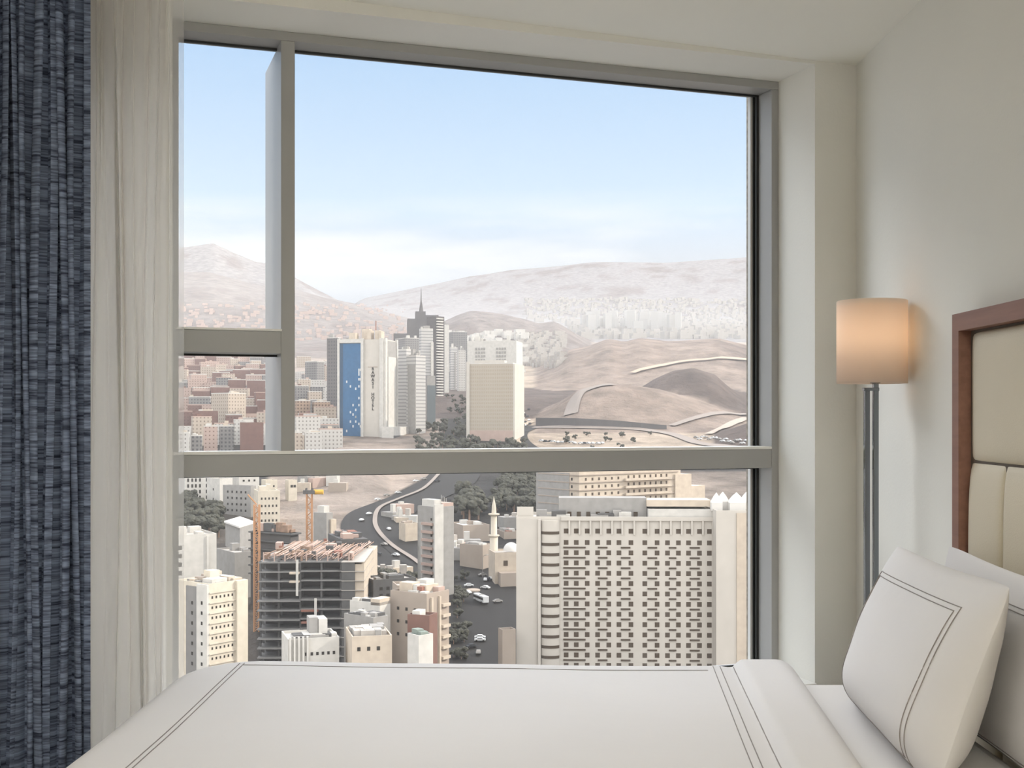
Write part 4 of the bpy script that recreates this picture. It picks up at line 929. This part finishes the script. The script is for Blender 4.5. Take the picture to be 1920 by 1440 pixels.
# --- middle-left blocks by the mullion
for (ul, uc, ur, vt, vb, ph, mt, lab) in (
    (572, 594, 608, 678, 738, 55, 'f_grey', 'grey block with white sunlit side standing among the houses left of the tower'),
    (545, 556, 582, 752, 800, 20, 'f_tan', 'tan apartment block beside the mullion'),
    (582, 590, 619, 754, 800, 20, 'f_tan', 'tan apartment block next to the blue tower foot'),
    (584, 590, 636, 786, 825, 12, 'f_white', 'bright white long house left of the blue tower foot'),
    (566, 572, 604, 812, 862, 12, 'f_white', 'bright white house just above the transom by the mullion'),
    (540, 546, 567, 812, 862, 15, 'f_warm', 'cream house half hidden by the mullion'),
    (396, 428, 461, 738, 815, 48, 'f_warm', 'tall cream block standing out of the brown houses'),
    (355, 362, 408, 772, 822, 12, 'brick', 'plain maroon-brown block, the left one of two'),
    (442, 450, 494, 794, 850, 12, 'brick', 'plain maroon-brown block with pale edge, the right one of two'),
    (320, 328, 354, 812, 866, 12, 'f_white', 'bright white house at the left end above the transom'),
    (354, 358, 378, 818, 862, 12, 'f_grey', 'grey-brown house with small windows above the transom'),
    (376, 382, 408, 800, 850, 15, 'f_pink', 'pink-beige house between the two maroon blocks'),
    (408, 412, 438, 800, 848, 15, 'f_grey', 'grey house with dark windows between the two maroon blocks')):
    b = B('house_block', ul, uc, ur, vt, dist(vb), ph, lab, wall=mt, found=12, depthA=(14 if uc-ul < 12 else None)); b.huts(3, int(uc), ('white_plaster', 'warm_plaster'), 3)

# --- crowded houses on the slope (individuals, one mesh and one roof hut each)
def hood(x, y, w, dd, hh, rz, mt, label, group, hut=True, r=R):
    g = tz(x, y); m = MB().box(-w/2, w/2, 0, dd, -6, hh)
    e = m.build('hillside_house', M[mt], label=label, cat='house', group=group); e.location = (x, y, g); e.rotation_euler = (0, 0, rz)
    t = .3; q = MB(); q.box(-w/2, w/2, 0, t, hh, hh+1); q.box(-w/2, w/2, dd-t, dd, hh, hh+1); q.box(-w/2, -w/2+t, t, dd-t, hh, hh+1); q.box(w/2-t, w/2, t, dd-t, hh, hh+1); q.build('parapet', M['white_plaster' if r.random() < .5 else 'pink_plaster'], e)
    if hut:
        a = r.uniform(-w/2+.5, w/2-4); q = MB().box(a, a+3.4, dd*.4, dd*.4+3.4, hh, hh+2.8); q.build('rooftop_hut', M[r.choice(('white_plaster', 'pink_plaster', 'brick', 'warm_plaster'))], e)
LABH = {'f_brick': ('brown brick house crowded on the slope left of the mullion', 'brown brick houses on the left slope'),
        'brick': ('windowless brown brick house crowded on the slope left of the mullion', 'windowless brown houses on the left slope'),
        'f_pink': ('pink-beige house crowded on the slope left of the mullion', 'pink-beige houses on the left slope'),
        'f_warm': ('warm cream house crowded on the slope left of the mullion', 'cream houses on the left slope'),
        'f_white': ('white house crowded low on the slope left of the mullion', 'white houses on the left slope'),
        'f_grey': ('grey house crowded on the slope left of the mullion', 'grey houses on the left slope')}
d = 1010; nh = 0
while d < 2350 and nh < 330:
    step = 22+d*.014; u = 322+R.uniform(0, 8)
    while u < 640:
        w = R.uniform(11, 19)*(1+d/6000); up = w/d*F
        if 503 < u < 545 or (u > 612) or (u > 545 and d > 1500 and R.random() < .5): u += up+R.uniform(0, 6); continue
        hh = R.uniform(12, 26); low = d < 1120
        if u < 500: mt = R.choice(('f_white', 'f_white', 'f_grey', 'f_warm', 'f_pink') if low else ('f_brick', 'brick', 'brick', 'f_pink', 'f_pink', 'f_warm', 'f_grey'))
        else: mt = R.choice(('f_white', 'f_white', 'f_grey', 'f_warm'))
        lab, gr = LABH[mt]
        if u > 500: lab = lab.replace('left of the mullion', 'between mullion and towers'); gr = gr.replace('left slope', 'slope beside the towers')
        if not free((u+up/2-960)/F*d, d+6, w*.6): u += up; continue
        hood((u+up/2-960)/F*d, d+R.uniform(-4, 4), w, R.uniform(9, 14), hh, R.uniform(.05, .5), mt, lab, gr, hut=R.random() < .6); nh += 1
        u += up*R.uniform(.92, 1.12)
    d += step*R.uniform(1.4, 1.8)
print('houses', nh)
# more of the town far up the hills: too many to count
def mass(name, label, cat, n, ur, vr, wr, hr, mt, seed, dmin=0):
    r = random.Random(seed); m = MB(); k = 0; tries = 0
    while k < n and tries < n*6:
        tries += 1; u = r.uniform(*ur); v = r.uniform(*vr); p = hit(u, v)
        if p.y > 12000 or p.y < dmin: continue
        w = r.uniform(*wr); hh = r.uniform(*hr); dd = r.uniform(*wr); c_, s_ = math.cos(.3), math.sin(.3)
        m.box(-w/2, w/2, 0, dd, -10, hh, fn=lambda a, b, c: (p.x+a*c_-b*s_, p.y+a*s_+b*c_, p.z+c)); k += 1
    m.build(name, M[mt], label=label, cat=cat, kind='stuff')
mass('distant_houses', 'pale specks of distant houses on the hazy left hillside', 'houses', 260, (330, 760), (572, 640), (8, 19), (5, 12), 'pink_plaster', 5, 2600)
mass('distant_town', 'hazy pale town spread over the far valley floor', 'town', 1100, (985, 1450), (562, 636), (14, 34), (8, 26), 'roof_grey', 6, 3400)
mass('distant_houses', 'pinkish houses packed below the dark middle hill', 'houses', 170, (975, 1060), (628, 688), (9, 18), (5, 12), 'roof_grey', 7, 2000)
mass('distant_houses', 'pale low houses at the foot of the far towers', 'houses', 120, (832, 985), (628, 700), (12, 24), (6, 18), 'white_plaster', 9, 1700)
td = MB().box(-11, 11, 0, 20, -15, 1).data('tower_block', M['f_white'])
for i in range(46):
    u = 1085+R.random()**.8*190; d = R.uniform(4300, 5200); x = (u-960)/F*d; hh = R.uniform(45, 85)
    o = inst('hazy_tower', MB().box(-R.uniform(9, 18), R.uniform(9, 18), 0, 24, -20, hh).data('hazy_tower', M['f_white']), None, (x, d, tz(x, d)), R.uniform(-.2, .3), label='faint white tower block in the far haze above the brown hill', cat='tower', group='faint white towers in the haze')

# ---------------------------------------------------------------- roads
def strip(name, pts, width, mt, lift=.5, label=None, cat=None, kind=None, sub=6, wfn=None):
    P = [hit(u, v) for u, v in pts]; Q = []
    for i in range(len(P)-1):
        a, b_, c_, d_ = P[max(i-1, 0)], P[i], P[i+1], P[min(i+2, len(P)-1)]
        for k in range(sub):
            t = k/sub; Q.append(.5*((2*b_)+(c_-a)*t+(2*a-5*b_+4*c_-d_)*t*t+(3*b_-a-3*c_+d_)*t**3))
    Q.append(P[-1]); rows = []
    for i, p in enumerate(Q):
        t = (Q[min(i+1, len(Q)-1)]-Q[max(i-1, 0)]); t.z = 0; t.normalize(); n = Vector((t.y, -t.x, 0))
        row = []
        for s_ in (-1, -.5, 0, .5, 1):
            q = p+n*(width/2*s_); row.append((q.x, q.y, tz(q.x, q.y)+lift))
        rows.append(row)
    return MB().grid(rows).build(name, M[mt], label=label, cat=cat, kind=kind)
strip('road', [(850, 860), (826, 895), (785, 922), (735, 944), (688, 962), (672, 985), (684, 1015), (712, 1045), (750, 1075), (790, 1105)], 20, 'asphalt', kind='structure')
strip('road', [(880, 870), (862, 905), (800, 935), (752, 955), (735, 985), (748, 1015), (790, 1050), (840, 1085)], 22, 'asphalt', lift=.7, kind='structure')
strip('median_strip', [(822, 892), (795, 918), (748, 938), (712, 955), (703, 978), (710, 1000), (738, 1028), (775, 1052), (800, 1072)], 2.6, 'track_grey', lift=1.4, kind='structure')
strip('road', [(884, 1030), (892, 1080), (900, 1130), (905, 1180), (908, 1260)], 34, 'asphalt', lift=.7, kind='structure')
strip('road', [(1000, 800), (975, 812), (978, 830), (1010, 850), (1060, 868)], 16, 'asphalt', lift=.8, kind='structure')
strip('pavement', [(996, 792), (970, 806), (972, 832), (1000, 856)], 7, 'pale_kerb', lift=1.1, kind='structure')
strip('road', [(1000, 802), (1100, 802), (1200, 806), (1260, 815), (1310, 832), (1390, 842)], 12, 'track_grey', lift=.9, kind='structure')
strip('hill_road', [(1070, 778), (1078, 750), (1095, 733), (1150, 722)], 15, 'track_grey', lift=1.2, kind='structure')
strip('hill_road', [(1186, 702), (1220, 692), (1270, 682), (1330, 676), (1405, 676)], 11, 'pale_kerb', lift=3, kind='structure')
strip('dirt_track', [(1330, 816), (1365, 800), (1400, 785)], 9, 'tan_plaster', lift=1.6, kind='structure')
strip('hill_road', [(1260, 800), (1310, 784), (1360, 776), (1400, 778)], 7, 'track_grey', lift=1.6, kind='structure')
# dark retaining bank
pA = [hit(u, v) for u, v in ((1005, 800), (1080, 800), (1160, 802), (1250, 805))]
m = MB(); rows = [[(p.x, p.y, tz(p.x, p.y)-2), (p.x, p.y+1, tz(p.x, p.y)+h_), (p.x, p.y+8, tz(p.x, p.y)+h_), (p.x, p.y+14, tz(p.x, p.y)-3)] for p, h_ in zip(pA, (9, 8.5, 7, 4))]
m.grid(rows).build('retaining_bank', M['dark_stone'], label='long dark retaining wall under the brown hill, right of the beige tower', cat='wall')

# ---------------------------------------------------------------- trees
def tree_mesh(seed, r0=4.2):
    r = random.Random(seed); m = MB()
    for k in range(12):
        cx, cy__, cz = r.uniform(-2.6, 2.6), r.uniform(-2.6, 2.6), r.uniform(2.6, 7.0); rad = r.uniform(1.0, 1.9); n = 7; b0 = len(m.v)
        for i in range(n+1):
            ph = math.pi*i/n
            for j in range(9):
                q = 2*math.pi*j/9; rr_ = rad*(1+.28*noise.noise(Vector((i*.9+seed, j*1.3, k))))
                m.v.append((cx+rr_*math.sin(ph)*math.cos(q), cy__+rr_*math.sin(ph)*math.sin(q), cz+rr_*.85*math.cos(ph)))
        for i in range(n):
            for j in range(9): m.f.append((b0+i*9+j, b0+i*9+(j+1) % 9, b0+(i+1)*9+(j+1) % 9, b0+(i+1)*9+j))
    return m.data('crown', M['foliage'])
TM = [tree_mesh(i) for i in range(5)]; TT = MB().tube([(0, 0, -1), (0, 0, 5)], [.4, .25], 6).data('trunk', M['timber'])
def trees(n, ur, vr, label, group, seed, sc=(.8, 1.5)):
    r = random.Random(seed)
    for i in range(n):
        for _ in range(12):
            p = hit(r.uniform(*ur), r.uniform(*vr)); k = r.uniform(*sc)
            if free(p.x, p.y, 4*k): break
        else: continue
        e = empty('tree', p, r.uniform(0, 6), label=label, cat='tree', group=group); e.scale = (k, k, k)
        inst('crown', TM[i % 5], e, (0, 0, 0)); inst('trunk', TT, e, (0, 0, 0))
trees(108, (782, 985), (800, 858), 'dark street tree around the foot of the beige tower', 'trees at the foot of the beige tower', 1, (.7, 1.2))
trees(24, (838, 880), (745, 800), 'dark tree along the avenue left of the beige tower', 'trees along the avenue', 2, (.5, .9))
trees(60, (930, 1010), (905, 965), 'dark tree in the grove between minaret and apartment block', 'trees in the grove behind the minaret', 3, (.8, 1.4))
trees(46, (345, 412), (950, 1010), 'shaded tree in the grove below the white houses at the far left', 'trees in the left grove', 4, (.8, 1.4))
trees(20, (850, 872), (1085, 1245), 'small street tree in the row beside the slim tower', 'street trees in the row', 5, (.4, .7))
trees(10, (866, 905), (925, 985), 'shaded tree beside the road behind the slim tower', 'trees behind the slim tower', 6, (1.2, 1.9))
trees(12, (660, 780), (1085, 1110), 'shaded tree below the curving road', 'trees below the curving road', 8, (.7, 1.2))
trees(16, (1060, 1240), (815, 850), 'low dark bush on the waste ground under the brown hill', 'bushes on the waste ground', 9, (.4, .8))

# ---------------------------------------------------------------- vehicles
def car_data(name, mt):
    m = MB(); P = [(-2.2, .35), (-2.2, .9), (-1.5, 1.0), (-.9, 1.5), (.8, 1.5), (1.4, 1.0), (2.2, .85), (2.2, .35)]
    for s_ in (-.9, .9): m.v += [(x, s_*(1 if z < 1.2 else .82), z) for x, z in P]
    n = len(P); m.f += [tuple(range(n)), tuple(range(2*n-1, n-1, -1))]+[(i, i+n, (i+1) % n+n, (i+1) % n) for i in range(n)]
    return m.data(name, M[mt])
CW, CD, CG = car_data('car_body', 'car_white'), car_data('car_body', 'car_dark'), car_data('car_body', 'grey_plaster')
WG = MB().box(-.95, .85, -.84, .84, 1.02, 1.42).data('car_windows', M['window_dark']); WH = MB()
for x in (-1.35, 1.35): WH.box(x-.33, x+.33, -.95, .95, 0, .62)
WH = WH.data('wheels', M['window_dark'])
def car(u, v, rz, label, data=CW, group=None, parts=True, k=.95):
    p = hit(u, v); e = empty('car', (p.x, p.y, p.z+.8), math.radians(rz), label=label, cat='car', group=group); e.scale = (k, k, k)
    inst('car_body', data, e, (0, 0, 0)); inst('car_windows', WG, e, (0, 0, 0)); inst('wheels', WH, e, (0, 0, 0))
for (u, v, rz, lab, dt) in (
    (692, 967, 60, 'white car at the tightest bend of the curving road', CW), (678, 979, 75, 'white car just past the bend of the curving road', CW),
    (708, 940, 35, 'white car on the upper bend under the rocks', CW), (746, 927, 28, 'white van driving down towards the bend', CW), (725, 932, 30, 'pale car close under the rocky slope', CG),
    (780, 905, 30, 'white car high on the road below the transom', CW), (794, 901, 30, 'grey car ahead of the white car high on the road', CG), (820, 905, 35, 'dark car on the inner lane below the transom', CD),
    (729, 996, 110, 'white car on the inner lane beside the median', CW), (752, 997, 110, 'grey car near the small cream building', CG),
    (720, 1025, 135, 'grey-green car left of the median on the lower road', CG), (742, 1045, 140, 'silver car lowest on the curving road', CW), (708, 1043, 150, 'dark car parked at the road edge', CD),
    (879, 1103, 10, 'white car above the small roundabout', CW), (910, 1107, 150, 'white car right of the roundabout', CW), (876, 1116, 135, 'silver car left of the roundabout', CW),
    (933, 1133, 20, 'grey car alone on the right side of the street', CG), (900, 1201, 0, 'white car near the bottom of the street, upper of two', CW), (900, 1206, 0, 'white car near the bottom of the street, lower of two', CW),
    (897, 1230, 90, 'grey car at the bottom edge of the street', CG), (862, 1042, 5, 'white car at the foot of the slim tower', CW), (884, 1218, 30, 'dark car at the lower left of the street', CD)):
    car(u, v, rz, lab, dt)
r = random.Random(12)
for i in range(15): car(1015+i*8+r.uniform(-2, 2), 829+(.55*i if i < 8 else 5)+r.uniform(-1, 1), r.uniform(100, 160), 'tiny parked car in the lot under the brown hill', r.choice((CW, CW, CD)), 'parked cars under the brown hill', k=1.2)
for i in range(16): car(1305+i*6.2, 824+r.uniform(-3, 5)+i*.4, r.uniform(100, 160), 'tiny parked car beside the right window jamb', r.choice((CW, CW, CG)), 'parked cars beside the right jamb', k=1.2)
for i in range(12): car(905+i*5, 1086+r.uniform(-6, 6), r.uniform(0, 180), 'small vehicle parked in front of the mosque', r.choice((CW, CG, CD)), 'vehicles in front of the mosque', k=.9)
for i in range(10): car(978+r.uniform(-6, 16), 770+i*3.4, 80, 'tiny vehicle in the yard right of the beige tower', r.choice((CW, CD)), 'vehicles in the yard', k=1.3)
p = hit(902, 1132); e = empty('bus', (p.x, p.y, p.z+.8), math.radians(112), label='long white bus on the street beside the roundabout', cat='bus')
MB().box(-6, 6, -1.3, 1.3, .4, 3.1).build('bus_body', M['car_white'], e, bevel=.2); MB().box(-5.6, 5.9, -1.36, 1.36, 1.5, 2.5).build('window_band', M['window_dark'], e)
MB().box(-1.2, 1.2, -.6, .6, 3.1, 3.35).build('roof_vent', M['grey_plaster'], e)
for x in (-3.8, 3.8): MB().box(x-.5, x+.5, -1.4, 1.4, -.6, .9).build('wheel', M['window_dark'], e)
p = hit(887, 1110); e = MB().lathe([(0, 1.3), (2.6, 1.3), (3.2, 1.0), (3.2, -1)], n=20).build('roundabout', M['tan_plaster'], label='small round traffic island above the white bus', cat='roundabout'); e.location = (p.x, p.y, p.z)
for i, (u, v) in enumerate(((905, 1084), (840, 1030))):
    p = hit(u, v); e = empty('street_light', p, label=('tall street light in front of the mosque', 'street light behind the slim tower')[i], cat='street light')
    MB().tube([(0, 0, -1), (0, 0, 9), (.6, 0, 10.5), (2.2, 0, 10.8)], .13, 5).build('post', M['grey_plaster'], e); MB().box(1.8, 2.8, -.2, .2, 10.7, 10.9).build('lamp_head', M['light_pane'], e)

# ---------------------------------------------------------------- haze over the valley
def haze():
    m = bpy.data.materials.new('valley_haze'); m.use_nodes = True; N = m.node_tree.nodes; L = m.node_tree.links; N.clear()
    o = N.new('ShaderNodeOutputMaterial'); v = N.new('ShaderNodeVolumeScatter'); v.inputs['Color'].default_value = (.180, .180, .184, 1)
    v.inputs['Density'].default_value = .00037; v.inputs['Anisotropy'].default_value = 0; L.new(v.outputs[0], o.inputs['Volume'])
    q = MB().box(-9000, 9000, 110, 16000, -260, 450).build('haze', m, label='pale dust haze lying over the whole valley', cat='haze', kind='stuff'); return q
haze()
